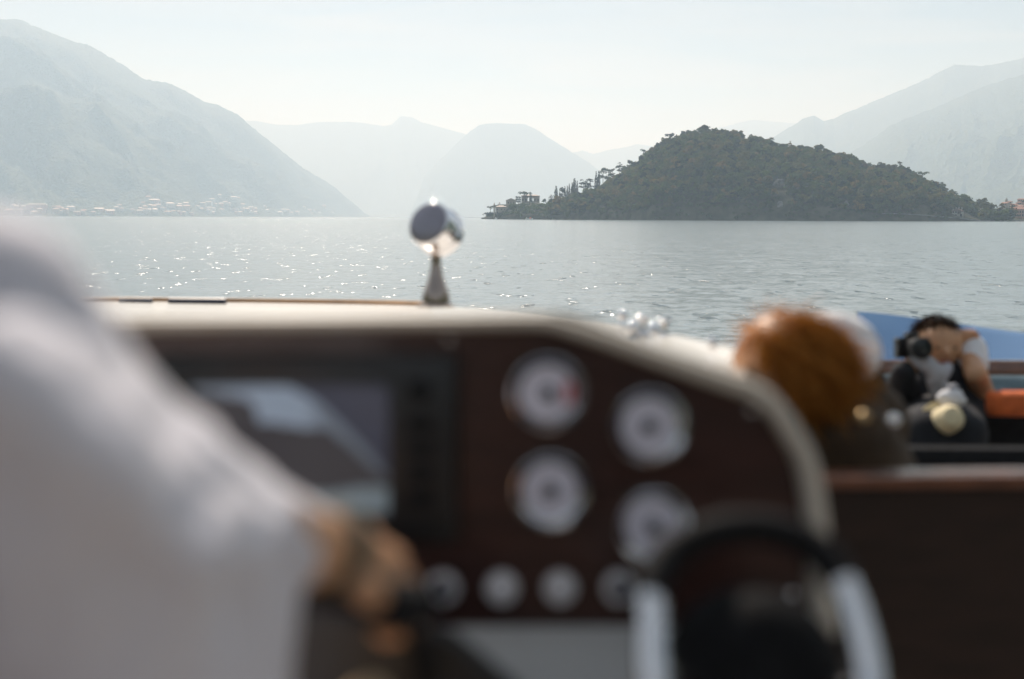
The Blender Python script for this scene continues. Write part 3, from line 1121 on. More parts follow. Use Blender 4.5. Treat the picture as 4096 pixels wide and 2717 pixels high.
def villa():
    d = D0 + 38
    base = P(2122, 811, d)
    k = d / F
    r = empty('arcaded_villa', base, 'cream villa with an open central arch and flat roof on the headland terrace', 'villa')
    rz = facing(2122)
    w, h, dep = 72 * k, 25 * k, 7.0
    bw = 24 * k                      # side blocks
    wm = MB()
    for s in (-1, 1):
        wm.box((s * (w / 2 - bw / 2), 0, h / 2 - 1.5), bw, dep, h + 3)
    # arcade: piers with two arched openings between the blocks
    cx0, cx1 = -w / 2 + bw, w / 2 - bw
    pier = 1.0
    ow = (cx1 - cx0 - pier) / 2
    wm.box(((cx0 + cx1) / 2, 0, h * 0.25 * 0.5 - 1.5), cx1 - cx0, dep, h * 0.2 + 3)
    wm.box(((cx0 + cx1) / 2, 0, h * 0.9), cx1 - cx0, dep, h * 0.2)
    wm.box(((cx0 + cx1) / 2, 0, h * 0.5), pier, dep, h * 0.62)
    for q in (0, 1):
        c = cx0 + ow / 2 + q * (ow + pier)
        z0 = h * 0.8 - ow * 0.5
        n = 10
        for i in range(n):
            a0, a1 = math.pi * i / n, math.pi * (i + 1) / n
            p0 = (c + ow / 2 * math.cos(a0), z0 + ow / 2 * math.sin(a0))
            p1 = (c + ow / 2 * math.cos(a1), z0 + ow / 2 * math.sin(a1))
            t = h * 0.81
            vs = [(x, y, z) for y in (-dep / 2, dep / 2) for x, z in (p0, (p0[0], t), (p1[0], t), p1)]
            wm.add(vs, [(0, 1, 2, 3), (7, 6, 5, 4), (0, 3, 7, 4)])
    link('wall', wm.mesh('wall'), r, M_PLASTER[0]).matrix_parent_inverse = Matrix()
    mb = MB()
    mb.box((0, 0, h + 0.15), w + 0.9, dep + 0.9, 0.3)
    hip_roof(mb, w, dep, h + 0.55, 1.1, 0.3)
    link('roof', mb.mesh('roof'), r, M_TILE2).matrix_parent_inverse = Matrix()
    for s in (-1, 1):
        for x in (-0.26, 0.26):
            mb = MB()
            mb.box((s * (w / 2 - bw / 2) + x * bw, -dep / 2 - 0.02, h * 0.42), 0.9, 0.14, 1.9)
            link('window', mb.mesh('window'), r, M_GLASS).matrix_parent_inverse = Matrix()
    r.rotation_euler = (0, 0, rz)
    # retaining wall of the terrace with its pale coping
    t = empty('terrace_wall', P(2090, 842, D0 + 8), 'long pale garden terrace wall below the arcaded villa', 'wall')
    mb = MB()
    mb.box((0, 0, -2), px_m(118, D0), 0.6, 4.4)
    link('wall_face', mb.mesh('wall_face'), t, M_PLASTER[4]).matrix_parent_inverse = Matrix()
    mb = MB()
    mb.box((0, -0.05, 0.35), px_m(119, D0), 0.9, 0.28)
    link('coping', mb.mesh('coping'), t, M_PLASTER[1]).matrix_parent_inverse = Matrix()
    t.rotation_euler = (0, 0, facing(2090) + 0.22)


villa()
kk = (D0 + 26) / F
house(P(2044, 826, D0 + 26), 39 * kk, 8, 23 * kk, 2.0, M_PLASTER[0], M_TILE2, 'tall pale villa block with low pitched roof left of the clipped trees', 'villa_block', 'villa', rz=facing(2044), hip=False, axis='y',
      wins=[(-2.6, 3.6, 0.9, 1.5), (0, 3.6, 0.9, 1.5), (2.6, 3.6, 0.9, 1.5)])
kk = (D0 + 20) / F
house(P(2004, 858, D0 + 20), 44 * kk, 8, 29 * kk, 1.4, M_PLASTER[0], M_TILE2, 'long low church house with tiled roof on the headland tip', 'church_house', 'church', rz=facing(2004), hip=True,
      wins=[(-3.5, 2.0, 0.8, 1.6), (-3.5, 4.8, 0.8, 1.2), (0.5, 4.8, 0.8, 1.2), (3.5, 4.8, 0.8, 1.2)])


def bell_tower(px, py_top, py_bot, d, label):
    b = P(px, py_bot, d)
    H = (py_bot - py_top) / F * d
    r = empty('bell_tower', b, label, 'tower', 'twin bell towers on the headland tip')
    s = 1.5
    mb = MB()
    hs = H * 0.58
    mb.box((0, 0, hs / 2 - 1.5), s, s, hs + 3)
    link('shaft', mb.mesh('shaft'), r, M_PLASTER[0]).matrix_parent_inverse = Matrix()
    mb = MB()
    for x in (-1, 1):
        for y in (-1, 1):
            mb.box((x * s * 0.4, y * s * 0.4, hs + H * 0.08), s * 0.22, s * 0.22, H * 0.16)
    mb.box((0, 0, hs + H * 0.175), s * 1.15, s * 1.15, H * 0.03)
    link('belfry', mb.mesh('belfry'), r, M_PLASTER[0]).matrix_parent_inverse = Matrix()
    mb = MB()
    mb.lathe([(s * 0.55, hs + H * 0.19), (s * 0.4, hs + H * 0.25), (s * 0.12, hs + H * 0.34), (0.03, H)], (0, 0, 0), (0, 0, 1), 8)
    link('spire', mb.mesh('spire'), r, M_TILE2).matrix_parent_inverse = Matrix()


bell_tower(1977, 809, 862, D0 + 16, 'left and taller of the twin bell towers beside the umbrella pine')
bell_tower(1998, 809, 832, D0 + 22, 'right bell tower rising from the church house roof')

# tower, house and town at the right
d = 748.5
k = d / F
r = empty('boathouse_tower', P(3655, 879, d), 'narrow grey stone tower at the water edge under the wood', 'tower')
mb = MB()
mb.box((0, 0, 35 * k / 2 - 1), 24 * k, 4.0, 35 * k + 2)
link('wall', mb.mesh('wall'), r, M_PLASTER[4]).matrix_parent_inverse = Matrix()
mb = MB()
mb.box((0, 0, 35 * k + 0.12), 25.5 * k, 4.4, 0.24)
link('coping', mb.mesh('coping'), r, M_PLASTER[1]).matrix_parent_inverse = Matrix()
mb = MB()
mb.box((0.2, -2.03, 1.5), 1.5, 0.16, 2.9)
link('door', mb.mesh('door'), r, M_SHUT).matrix_parent_inverse = Matrix()
r.rotation_euler = (0, 0, facing(3655))

d = 757.5
k = d / F
wins = [(-14 * k, 4.4, 1.1, 1.2), (-5 * k, 4.4, 1.1, 1.2), (4 * k, 4.4, 1.0, 1.2), (-14 * k, 1.7, 1.1, 1.3), (-5 * k, 1.7, 1.1, 1.3), (14 * k, 1.6, 1.6, 2.4)]
h_ = house(P(3828, 871, d), 46 * k, 8, 24 * k, 2.3, M_PLASTER[1], M_SHUT, 'white lakeside house with brown roof, chimneys and a timber balcony', 'lakeside_house', 'house', rz=facing(3828), hip=True, wins=wins, chimney=4)
mb = MB()
mb.box((7 * k, -4.5, 2.9), 14 * k, 1.1, 0.18)
for q in range(9):
    mb.box((7 * k - 6.6 * k + q * 1.65 * k, -5.0, 3.4), 0.1, 0.1, 0.9)
mb.box((7 * k, -5.0, 3.88), 14 * k, 0.12, 0.1)
mb.box((7 * k, -4.06, 4.4), 12.5 * k, 0.1, 2.6)
link('balcony', mb.mesh('balcony'), h_, M_SHUT).matrix_parent_inverse = Matrix()

d = 830
k = d / F
wins = [(-24 * k + q * 8.6 * k, z, 0.9, 1.5) for q in range(8) for z in (2.2, 5.0)]
house(P(4078, 872, d), 66 * k, 12, 33 * k, 2.8, M_PLASTER[3], M_TILE, 'large rose-pink waterfront building with rows of windows and pale hipped roof', 'waterfront_hotel', 'building', rz=facing(4078), hip=True, wins=wins, base=6)
TOWN = [(3883, 822, 20, 9, 0, 'small rose house with tiled roof peeping between the trees left of the town'), (3990, 812, 22, 10, 0, 'leftmost ochre house of the terracotta town above the golden poplar'), (4004, 806, 16, 8, 1, 'cream house with orange roof left of the church spire'),
        (4022, 818, 24, 9, 2, 'ochre long-roofed house in front of the church spire'), (4040, 810, 20, 8, 0, 'cream house with orange roof just right of the church spire'), (4056, 797, 30, 9, 3, 'long house with the highest orange roof of the town'),
        (4052, 822, 26, 10, 1, 'white house with broad roof above the pink building'), (4076, 812, 22, 9, 2, 'ochre house with steep orange roof at the right of the town'), (4034, 830, 22, 8, 3, 'rose house with a tiled roof behind the black-green cedar'),
        (4092, 826, 20, 9, 0, 'cream house cut by the right edge above the pink building')]
for i, (px, py, wpx, hpx, wm, lab) in enumerate(TOWN):
    v = 0.98 - (py - 797) / 40 * 0.62
    p = hpoint(px, max(0.3, min(1.0, v)))
    _, _, dd = project(p)
    z = P(px, py + hpx, dd).z
    p.z = z
    k = dd / F
    house(p, wpx * k, 9, hpx * k * 0.75, hpx * k * 0.42, M_PLASTER[wm], M_TILE, lab, 'town_house', 'house', 'houses of the terracotta town', rz=facing(px) + random.uniform(-0.4, 0.4), hip=i % 2 == 0, base=7,
          wins=[(-wpx * k * 0.28, hpx * k * 0.4, 0.8, 1.1), (0, hpx * k * 0.4, 0.8, 1.1), (wpx * k * 0.28, hpx * k * 0.4, 0.8, 1.1)])
dd = 1010
r = empty('church_spire', P(4025, 815, dd), 'slim grey church spire above the terracotta roofs', 'tower')
mb = MB()
mb.box((0, 0, 0.6), 2.0, 2.0, 6)
link('shaft', mb.mesh('shaft'), r, M_PLASTER[4]).matrix_parent_inverse = Matrix()
mb = MB()
mb.lathe([(1.35, 3.6), (1.0, 4.4), (0.05, 6.4)], (0, 0, 0), (0, 0, 1), 8)
link('spire', mb.mesh('spire'), r, M_PLASTER[4]).matrix_parent_inverse = Matrix()

# pale shoreline path and rock faces
M_ROCK = mat('limestone', (0.16, 0.155, 0.145), 0.95, var=0.45, vscale=0.4)
mb = MB()
pts = [hpoint(px, 0.02) + Vector((0, -0.6, 0.35)) for px in range(3500, 4100, 20)]
mb.tube(pts, 0.35, 6)
o = mb.build('shore_path', M_ROCK)
o['kind'] = 'structure'
for (px, v, s, lab) in [(3095, 0.20, 6.0, 'pale bare rock face showing through the dark wood'), (3100, 0.035, 3.2, 'small pale boulder outcrop at the water line under the rock face'), (3200, 0.16, 2.4, 'small grey rock patch right of the pale rock face'), (3360, 0.05, 2.6, 'low grey rock at the water line between rock face and tower')]:
    mb = MB()
    c = hpoint(px, v) + Vector((0, -0.8, 0))
    g = random.Random(px)
    mb.ball((0, 0, 0), s, 18, 12, (0.75, 0.35, 0.85))
    for i, q in enumerate(mb.v):
        mb.v[i] = q * (0.72 + 0.56 * float(fbm(np.array([q.x * 0.45 + px]), np.array([q.z * 0.6 + q.y * 0.3]), 3, 8)[0]))
    o = mb.build('rock_outcrop', M_ROCK, smooth=False)
    o.location = c
    tag(o, lab, 'rock')

# ------------------------------------------------------------------ village across the lake on the left
vg = random.Random(4)
proto = []
for i in range(6):
    r = house(Vector((0, 0, 0)), 13 + i * 1.5, 9, 6.5 + (i % 3) * 1.6, 2.6, M_PLASTER[i % 4], M_TILE2 if i % 2 else M_TILE, '', 'lakeside_house', 'house', 'houses of the lakeside village', hip=i % 3 != 0,
              wins=[(-4, 2.0, 1.1, 1.6), (0, 2.0, 1.1, 1.6), (4, 2.0, 1.1, 1.6), (-4, 4.8, 1.1, 1.6), (0, 4.8, 1.1, 1.6), (4, 4.8, 1.1, 1.6)])
    proto.append(r)
spots_ = []
while len(spots_) < 96:
    px = vg.uniform(40, 1330) if vg.random() < 0.65 else vg.uniform(560, 1040)
    lift = abs(vg.gauss(0, 1)) * (26 if 560 < px < 1000 else 12)
    py = 860 - min(70, lift) - (2 if px < 700 else 0)
    if any(abs(px - a) < 13 and abs(py - b) < 8 for a, b in spots_):
        continue
    spots_.append((px, py))
LABS = ['pale plastered house with tiled roof in the village across the lake']
for i, (px, py) in enumerate(spots_):
    src = proto[i % 6]
    p = spot('mountain_slope_left', px, py) if 'mountain_slope_left' in TERR else spot('mountain_slope', px, py)
    if i < 6:
        r = src
    else:
        r = src.copy()
        COL.objects.link(r)
        for ch in src.children:
            c = ch.copy()
            COL.objects.link(c)
            c.parent = r
    r.location = p + Vector((0, 0, 1.0))
    dd = (p - CAM).length
    s = vg.uniform(0.9, 1.45)
    r.scale = (s * vg.uniform(0.8, 1.3), s, s * vg.uniform(0.8, 1.1))
    r.rotation_euler = (0, 0, vg.uniform(-0.5, 0.9))
    rl = ['', 'weathered ', 'terracotta ', 'weathered ', 'terracotta ', 'weathered '][i % 6] or 'terracotta '
    wl = ['cream', 'white', 'ochre', 'rose', 'cream', 'white'][i % 6]
    wh = ['beside the village church', 'left of the moored white boat', 'near the moored white boat', 'in the crowded middle', 'right of the crowded middle', 'towards the far point', 'last before the far point'][int(np.digitize(px, [250, 400, 520, 720, 900, 1100]))]
    hi = 'high' if py < 828 else ('a row up' if py < 846 else 'on the waterfront')
    r['label'] = f'{wl} {rl}roofed village house {hi} {wh}'
    r['category'] = 'house'
    r['group'] = 'houses of the lakeside village'
# church and the long buildings at the left end
p = spot('mountain_slope', 85, 838)
house(p + Vector((0, 0, 1)), 38, 15, 12, 4, M_PLASTER[2], M_TILE2, 'broad village church nave with sunlit roof at the far left of the shore', 'village_church', 'church', rz=0.2, hip=False)
r = empty('bell_tower', p + Vector((1, -7.5, 0)), 'bell tower of the village church on the far left shore', 'tower')
mb = MB()
mb.box((0, 0, 9), 4.2, 4.2, 22)
link('shaft', mb.mesh('shaft'), r, M_PLASTER[2]).matrix_parent_inverse = Matrix()
mb = MB()
mb.lathe([(2.9, 20), (2.4, 21.5), (0.1, 26)], (0, 0, 0), (0, 0, 1), 8)
link('spire', mb.mesh('spire'), r, M_TILE2).matrix_parent_inverse = Matrix()
p = spot('mountain_slope', 150, 838)
house(p + Vector((0, 0, 1)), 62, 14, 14, 4, M_PLASTER[3], M_TILE2, 'long rose village building right of the church bell tower', 'village_building', 'building', rz=0.15, hip=True)

# ------------------------------------------------------------------ small boats on the lake
M_HULL = mat('white hull', (0.8, 0.8, 0.78), 0.25, coat=0.4)
M_ORANGE = mat('orange canvas', (0.75, 0.18, 0.04), 0.8, var=0.15, vscale=6)


def small_boat(px, dist, L, label, top='cabin', rz=0.0):
    r = empty('small_boat', ground(px, dist), label, 'boat')
    mb = MB()
    secs = []
    for t in np.linspace(0, 1, 9):
        w = L * 0.16 * (1 - max(0, t - 0.45) ** 2 * 3.2)
        w = max(0.03, w)
        z1 = 0.75 + 0.5 * t * t
        secs.append([(t * L - L / 2, -w, z1), (t * L - L / 2, -w * 0.8, 0.1), (t * L - L / 2, 0, -0.35), (t * L - L / 2, w * 0.8, 0.1), (t * L - L / 2, w, z1)])
    vs = [q for s_ in secs for q in s_]
    fs = [(i * 5 + j, i * 5 + j + 1, (i + 1) * 5 + j + 1, (i + 1) * 5 + j) for i in range(8) for j in range(4)]
    fs += [(i * 5, (i + 1) * 5, (i + 1) * 5 + 4, i * 5 + 4) for i in range(8)] + [(4, 3, 2, 1, 0)]
    mb.add(vs, fs)
    o = link('hull', mb.mesh('hull'), r, M_HULL)
    o.matrix_parent_inverse = Matrix()
    mb = MB()
    mb.box((-L * 0.05, 0, 1.35), L * 0.34, L * 0.2, 1.1)
    o = link('cabin', mb.mesh('cabin'), r, M_ORANGE if top == 'orange' else M_HULL)
    o.matrix_parent_inverse = Matrix()
    mb = MB()
    mb.box((L * 0.125, 0, 1.5), 0.12, L * 0.17, 0.55)
    o = link('windscreen', mb.mesh('windscreen'), r, M_GLASS)
    o.matrix_parent_inverse = Matrix()
    r.rotation_euler = (0, 0, rz)


small_boat(2120, 905, 4.6, 'small white boat with orange canopy below the villa terrace', 'orange', 0.3)
small_boat(2105, 900, 2.8, 'tiny white dinghy just left of the boat with the orange canopy', 'cabin', 0.2)
small_boat(1983, 930, 2.6, 'tiny white boat below the bell tower at the headland tip', 'cabin', 0.1)
small_boat(1885, 3000, 34, 'large white boat far out between the searchlight and the headland tip', 'cabin', 0.2)
small_boat(1855, 3300, 16, 'small white boat left of the large white boat far out', 'cabin', -0.2)
small_boat(57, 2800, 40, 'long low white ferry moored at the far left shore', 'cabin', 0.05)
small_boat(447, 3200, 27, 'white boat moored below the lakeside village', 'cabin', 0.1)

# ------------------------------------------------------------------ haze: one closed box of even air
def build_haze(top):
    mb = MB()
    mb.box((0, 0, (top - 2.6) / 2), 32000, 32000, top + 2.6)
    m = bpy.data.materials.new('haze')
    m.use_nodes = True
    nt = m.node_tree
    nt.nodes.remove(nt.nodes['Principled BSDF'])
    v = nt.nodes.new('ShaderNodeVolumePrincipled')
    v.inputs['Color'].default_value = (0.64, 0.82, 1.0, 1)
    v.inputs['Absorption Color'].default_value = (1, 1, 1, 1)
    v.inputs['Density'].default_value = HAZE_DENSITY
    v.inputs['Anisotropy'].default_value = 0.18
    nt.links.new(v.outputs[0], nt.nodes['Material Output'].inputs['Volume'])
    o = mb.build('haze', m, smooth=False)
    o['kind'] = 'stuff'
    return o


_top = max(float(v[:, :, 2].max()) for v in TERR.values())
for _o in COL.objects:
    if _o.type == 'MESH':
        _c = np.empty(len(_o.data.vertices) * 3, np.float32)
        _o.data.vertices.foreach_get('co', _c)
        _top = max(_top, float(_c[2::3].max()))
build_haze(_top + 12)

# ================================================================== THE MOTORBOAT WE RIDE IN
M_GEL = mat('white gelcoat', (0.80, 0.75, 0.68), 0.25, coat=0.3, var=0.03, vscale=3)
M_TRIM = mat('cream vinyl trim', (0.50, 0.455, 0.39), 0.55, var=0.04, vscale=14, bump=0.05, bscale=220)
M_WOOD = mat('dark mahogany', (0.028, 0.012, 0.010), 0.32, spec=0.4, coat=0.25, col2=(0.050, 0.020, 0.016), vscale=5, stretch=(2, 2, 22))
M_DARKW = mat('dark stained timber', (0.020, 0.012, 0.009), 0.5, spec=0.25, col2=(0.034, 0.018, 0.013), vscale=5, stretch=(2, 2, 22))
M_MAHOG = mat('varnished mahogany', (0.15, 0.055, 0.026), 0.3, coat=0.6, var=0.35, vscale=6, stretch=(3, 3, 20))
M_CHROME = mat('polished chrome', (0.78, 0.78, 0.80), 0.07, metal=1.0)
M_BRUSH = mat('pale satin metal', (0.80, 0.80, 0.82), 0.32, metal=0.35)
M_CAP = mat('pale button cap', (0.74, 0.73, 0.76), 0.35, coat=0.3)
M_BLACK = mat('black plastic', (0.012, 0.012, 0.013), 0.38, var=0.2, vscale=30)
M_LEATHER = mat('black leather', (0.010, 0.010, 0.011), 0.7, spec=0.12, var=0.25, vscale=40, bump=0.2, bscale=300)
M_DIAL = mat('pale dial', (0.80, 0.80, 0.92), 0.3, coat=0.5)
M_RED = mat('red marking', (0.55, 0.06, 0.07), 0.4)
M_INK = mat('dark marking', (0.03, 0.035, 0.06), 0.4)
M_GREY = mat('pale grey moulding', (0.50, 0.485, 0.46), 0.4, var=0.05, vscale=9)
M_ORCUSH = mat('orange cushion cloth', (0.62, 0.13, 0.03), 0.85, var=0.2, vscale=14, bump=0.2, bscale=90)
M_TEAL = mat('blue-grey upholstery', (0.14, 0.20, 0.23), 0.7, var=0.25, vscale=9, bump=0.15, bscale=60)

boat = empty('motorboat', Vector((0, 0.5, 0)), 'white motorboat with a dark mahogany dashboard, foredeck and cockpit we are sitting in', 'boat')
PD = 1.0                                        # depth of the dashboard face


def PP(px, py, out=0.0):
    return P(px, py, PD) - FW * out


def part(mb, name, m, parent=boat, label=None, **kw):
    o = mb.build(name, m, parent, **kw)
    if label:
        o['label'] = label
    return o


# --- dashboard face
outline = catmull([(380, 1300), (1200, 1293), (1900, 1287), (2130, 1285), (2195, 1289), (2260, 1305), (2420, 1357), (2640, 1436), (2860, 1514), (2985, 1556), (3050, 1592), (3100, 1645), (3150, 1722), (3215, 1850), (3255, 2080), (3268, 2300), (3290, 2520)], 6)
halfw = np.interp(np.linspace(0, 1, len(outline)), [0, 0.3, 0.55, 1], [29, 30, 38, 46])
mb = MB()
poly = [(380, 2520)] + [tuple(p) for p in outline]
n = len(poly)
mb.add([PP(x, y, 0) for x, y in poly] + [PP(x, y, -0.02) for x, y in poly], [list(range(n))[::-1], [n + i for i in range(n)]] + [(i, (i + 1) % n, n + (i + 1) % n, n + i) for i in range(n)])
dash = part(mb, 'dashboard_panel', M_WOOD, label='dark glossy mahogany dashboard panel', smooth=False)
# --- cream trim round it
mb = MB()
prof = [(-1, -0.012), (-1, 0.010), (-0.85, 0.018), (-0.5, 0.022), (0.5, 0.022), (0.85, 0.018), (1, 0.010), (1, -0.035)]
vs = []
for i, p in enumerate(outline):
    a = np.array(outline[max(i - 1, 0)])
    b = np.array(outline[min(i + 1, len(outline) - 1)])
    t = (b - a) / np.linalg.norm(b - a)
    nn = np.array([t[1], -t[0]])
    for w, o_ in prof:
        q = np.array(p) + nn * w * halfw[i]
        vs.append(PP(q[0], q[1], o_))
k = len(prof)
mb.add(vs, [(i * k + j, (i + 1) * k + j, (i + 1) * k + j + 1, i * k + j + 1) for i in range(len(outline) - 1) for j in range(k - 1)])
part(mb, 'panel_trim', M_TRIM, label='rounded cream trim bordering the dashboard panel')
for (x, y) in [(1795, 1358), (3005, 1640), (3165, 2372)]:
    mb = MB()
    r = 19 / F
    mb.lathe([(r, 0.0005), (r, 0.003), (r * 0.8, 0.0055), (r * 0.35, 0.007), (0.0002, 0.0073)], PP(x, y), -FW, 18)
    mb.box(PP(x, y, 0.0074), r * 1.1, 0.0006, r * 0.16)
    part(mb, 'screw', M_CHROME)

# --- round gauges
def gauge(cx, cy, ang, red, label):
    r = 152 / F
    c = PP(cx, cy)
    mb = MB()
    mb.lathe([(r * 0.98, 0.0003), (r, 0.004), (r * 0.985, 0.0085), (r * 0.955, 0.0118), (r * 0.93, 0.0120), (r * 0.86, 0.0088), (r * 0.78, 0.0056), (r * 0.715, 0.0036), (r * 0.70, 0.0018)], c, -FW, 56)
    g = part(mb, 'gauge', M_CHROME, label=label)
    mb = MB()
    mb.lathe([(0.0002, 0.0024), (r * 0.3, 0.0024), (r * 0.71, 0.0024)], c, -FW, 40)
    part(mb, 'dial', M_DIAL, g)
    mb = MB()
    for i in range(27):
        a = math.radians(-130 + i * 10)
        d = RT * math.sin(a) + UP * math.cos(a)
        e = RT * math.cos(a) - UP * math.sin(a)
        r0, r1 = (r * (0.53 if i % 3 == 0 else 0.58), r * 0.64)
        w = r * (0.011 if i % 3 == 0 else 0.006)
        q = c - FW * 0.0029
        mb.add([q + d * r0 - e * w, q + d * r1 - e * w, q + d * r1 + e * w, q + d * r0 + e * w], [(0, 1, 2, 3)])
    part(mb, 'tick_marks', M_INK, g, smooth=False)['kind'] = 'stuff'
    if red:
        a0, a1 = red
        mb = MB()
        q = c - FW * 0.0033
        vs, N = [], 12
        for i in range(N + 1):
            a = math.radians(a0 + (a1 - a0) * i / N)
            d = RT * math.sin(a) + UP * math.cos(a)
            vs += [q + d * r * 0.46, q + d * r * 0.66]
        mb.add(vs, [(2 * i, 2 * i + 1, 2 * i + 3, 2 * i + 2) for i in range(N)])
        part(mb, 'red_zone', M_RED, g, smooth=False)
    mb = MB()
    d = RT * math.sin(ang) + UP * math.cos(ang)
    e = d.cross(FW)
    q = c - FW * 0.0042
    vs = [q - d * r * 0.18 - e * r * 0.03, q - d * r * 0.18 + e * r * 0.03, q + d * r * 0.6, q - d * r * 0.18 - e * r * 0.03 - FW * 0.0012, q - d * r * 0.18 + e * r * 0.03 - FW * 0.0012, q + d * r * 0.6 - FW * 0.0012]
    mb.add(vs, [(0, 1, 2), (5, 4, 3), (0, 3, 4, 1), (1, 4, 5, 2), (2, 5, 3, 0)])
    mb.lathe([(r * 0.21, 0.003), (r * 0.21, 0.007), (r * 0.15, 0.0085), (0.0002, 0.0088)], c, -FW, 20)
    part(mb, 'needle', M_INK, g)


gauge(2190, 1572, 2.4, (62, 118), 'upper left gauge with a red zone on its dial')
gauge(2596, 1704, -2.2, None, 'upper right gauge standing slightly lower')
gauge(2202, 1960, -2.0, None, 'lower left gauge above the push buttons')
gauge(2612, 2102, 2.2, None, 'lower right gauge partly behind the wheel')

# --- push buttons / key switches
for i, (x, dark, lab) in enumerate([(1772, True, 'leftmost push button, half hidden by the hand'), (2008, False, 'second push button from the hand'), (2240, False, 'third push button from the hand'), (2476, True, 'rightmost push button beside the wheel rim')]):
    r = 66 / F
    c = PP(x, 2350)
    mb = MB()
    mb.lathe([(r, 0.0003), (r, 0.004), (r * 0.92, 0.0065), (r * 0.62, 0.007), (r * 0.56, 0.003)], c, -FW, 32)
    b = part(mb, 'push_button', M_BRUSH, label=lab)
    mb = MB()
    mb.lathe([(r * 0.57, 0.001), (r * 0.55, 0.0085), (r * 0.42, 0.0105), (0.0002, 0.0115)], c, -FW, 28)
    part(mb, 'cap', M_INK if dark else M_CAP, b)

# --- chart plotter
mb = MB()
x0, x1, y0, y1 = 640, 1832, 1418, 2156
mb.box((PP(x0, y0) + PP(x1, y1)) / 2 - FW * 0.012, (x1 - x0) / F, (y1 - y0) / F, 0.024, Matrix((RT, UP, -FW)).transposed())
plot = part(mb, 'chart_plotter', M_BLACK, label='black chart plotter let into the dashboard', bevel=0.006)
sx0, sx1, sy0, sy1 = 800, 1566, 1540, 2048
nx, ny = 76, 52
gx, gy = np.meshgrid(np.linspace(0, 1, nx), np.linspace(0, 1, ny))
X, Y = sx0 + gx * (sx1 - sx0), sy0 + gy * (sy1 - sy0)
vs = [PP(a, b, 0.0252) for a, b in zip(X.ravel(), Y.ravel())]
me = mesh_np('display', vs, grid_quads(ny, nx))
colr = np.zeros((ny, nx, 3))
colr[:] = (0.020, 0.021, 0.028)                                     # dark slate ground
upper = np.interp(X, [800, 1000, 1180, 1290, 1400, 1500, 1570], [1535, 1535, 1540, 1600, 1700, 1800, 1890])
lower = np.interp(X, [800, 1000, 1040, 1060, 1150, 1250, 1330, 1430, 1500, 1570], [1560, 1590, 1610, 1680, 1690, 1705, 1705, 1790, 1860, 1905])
pale_band = (Y > upper) & (Y < lower)
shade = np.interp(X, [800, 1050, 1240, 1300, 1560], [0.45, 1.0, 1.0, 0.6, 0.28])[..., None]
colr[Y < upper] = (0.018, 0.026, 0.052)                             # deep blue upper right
colr[pale_band] = (np.array([0.24, 0.31, 0.40]) * shade)[pale_band]             # pale blue curving band
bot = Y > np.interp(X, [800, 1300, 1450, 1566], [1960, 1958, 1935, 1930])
colr[bot & (Y < 2036)] = (0.16, 0.21, 0.24)                         # grey-blue strip along the bottom
at = me.color_attributes.new('chart', 'FLOAT_COLOR', 'POINT')  # pattern colours of the screen, one per vertex
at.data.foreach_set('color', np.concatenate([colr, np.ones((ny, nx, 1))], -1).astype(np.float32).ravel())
m = bpy.data.materials.new('patterned display')
m.use_nodes = True
nt = m.node_tree
va = nt.nodes.new('ShaderNodeVertexColor')
va.layer_name = 'chart'
b = nt.nodes['Principled BSDF']
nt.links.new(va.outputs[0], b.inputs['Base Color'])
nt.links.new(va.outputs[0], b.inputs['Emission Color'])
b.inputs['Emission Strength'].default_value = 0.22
b.inputs['Roughness'].default_value = 0.2
link('display', me, plot, m, True)['label'] = 'screen with a pale band curving between dark areas'
mb = MB()
mb.lathe([(0.010, 0.024), (0.010, 0.033), (0.008, 0.036), (0.0002, 0.0365)], PP(1690, 1555), -FW, 24)
part(mb, 'knob', M_LEATHER, plot)
for i in range(4):
    mb = MB()
    mb.box(PP(1690, 1690 + i * 95, 0.0255), 0.026, 0.003, 0.014, Matrix((RT, -FW, UP)).transposed())
    part(mb, 'key', M_LEATHER, plot, bevel=0.001)

# --- foredeck, seen at a grazing angle over the panel
near = catmull([(-300, 1262, 1.02), (600, 1262, 1.02), (1200, 1259, 1.02), (1900, 1251, 1.02), (2165, 1249, 1.02), (2310, 1263, 1.02), (2610, 1378, 1.02), (2920, 1480, 1.02), (3075, 1520, 1.03)], 6)
far = catmull([(-700, 1205, 5.0), (100, 1203, 5.5), (700, 1207, 6.0), (1200, 1213, 6.0), (1650, 1222, 5.4), (2060, 1244, 4.4), (2380, 1283, 3.4), (2690, 1338, 2.6), (2960, 1400, 2.0)], 6)
mb = MB()
rows = []
for t in np.linspace(0, 1, 9):
    row = []
    for a, b in zip(near, far):
        pa, pb = P(*a), P(*b)
        q = pa.lerp(pb, t)
        q.z -= 0.034 * math.sin(math.pi * t)
        row.append(q)
    rows.append(row)
nc = len(near)
mb.add([q for r_ in rows for q in r_], [tuple(x) for x in grid_quads(9, nc)])
part(mb, 'foredeck', M_GEL, label='sunlit white foredeck beyond the dashboard')
farpts = [P(*q) for q in far]
side = farpts + [Vector((0.75, 2.3, 1.25)), Vector((1.42, 4.62, 1.30)), Vector((2.75, 4.6, 1.45)), Vector((3.0, 2.0, 1.70)), Vector((2.8, -2.2, 1.7)), Vector((-3.2, -2.2, 1.7)), Vector((-3.4, 2.0, 1.75))]
n = len(side)
cen = sum(side, Vector()) / n
mid = [Vector((q.x * 1.01, q.y + (q.y - 1) * 0.01, q.z - 0.12)) for q in side]
low = [Vector((cen.x + (q.x - cen.x) * 0.86, cen.y + (q.y - cen.y) * 0.86, -0.3)) for q in side]
mb = MB()
mb.add(side + mid + low, [(i, (i + 1) % n, n + (i + 1) % n, n + i) for i in range(n)] + [(n + i, n + (i + 1) % n, 2 * n + (i + 1) % n, 2 * n + i) for i in range(n)] + [tuple(2 * n + i for i in range(n))])
part(mb, 'hull', M_GEL)
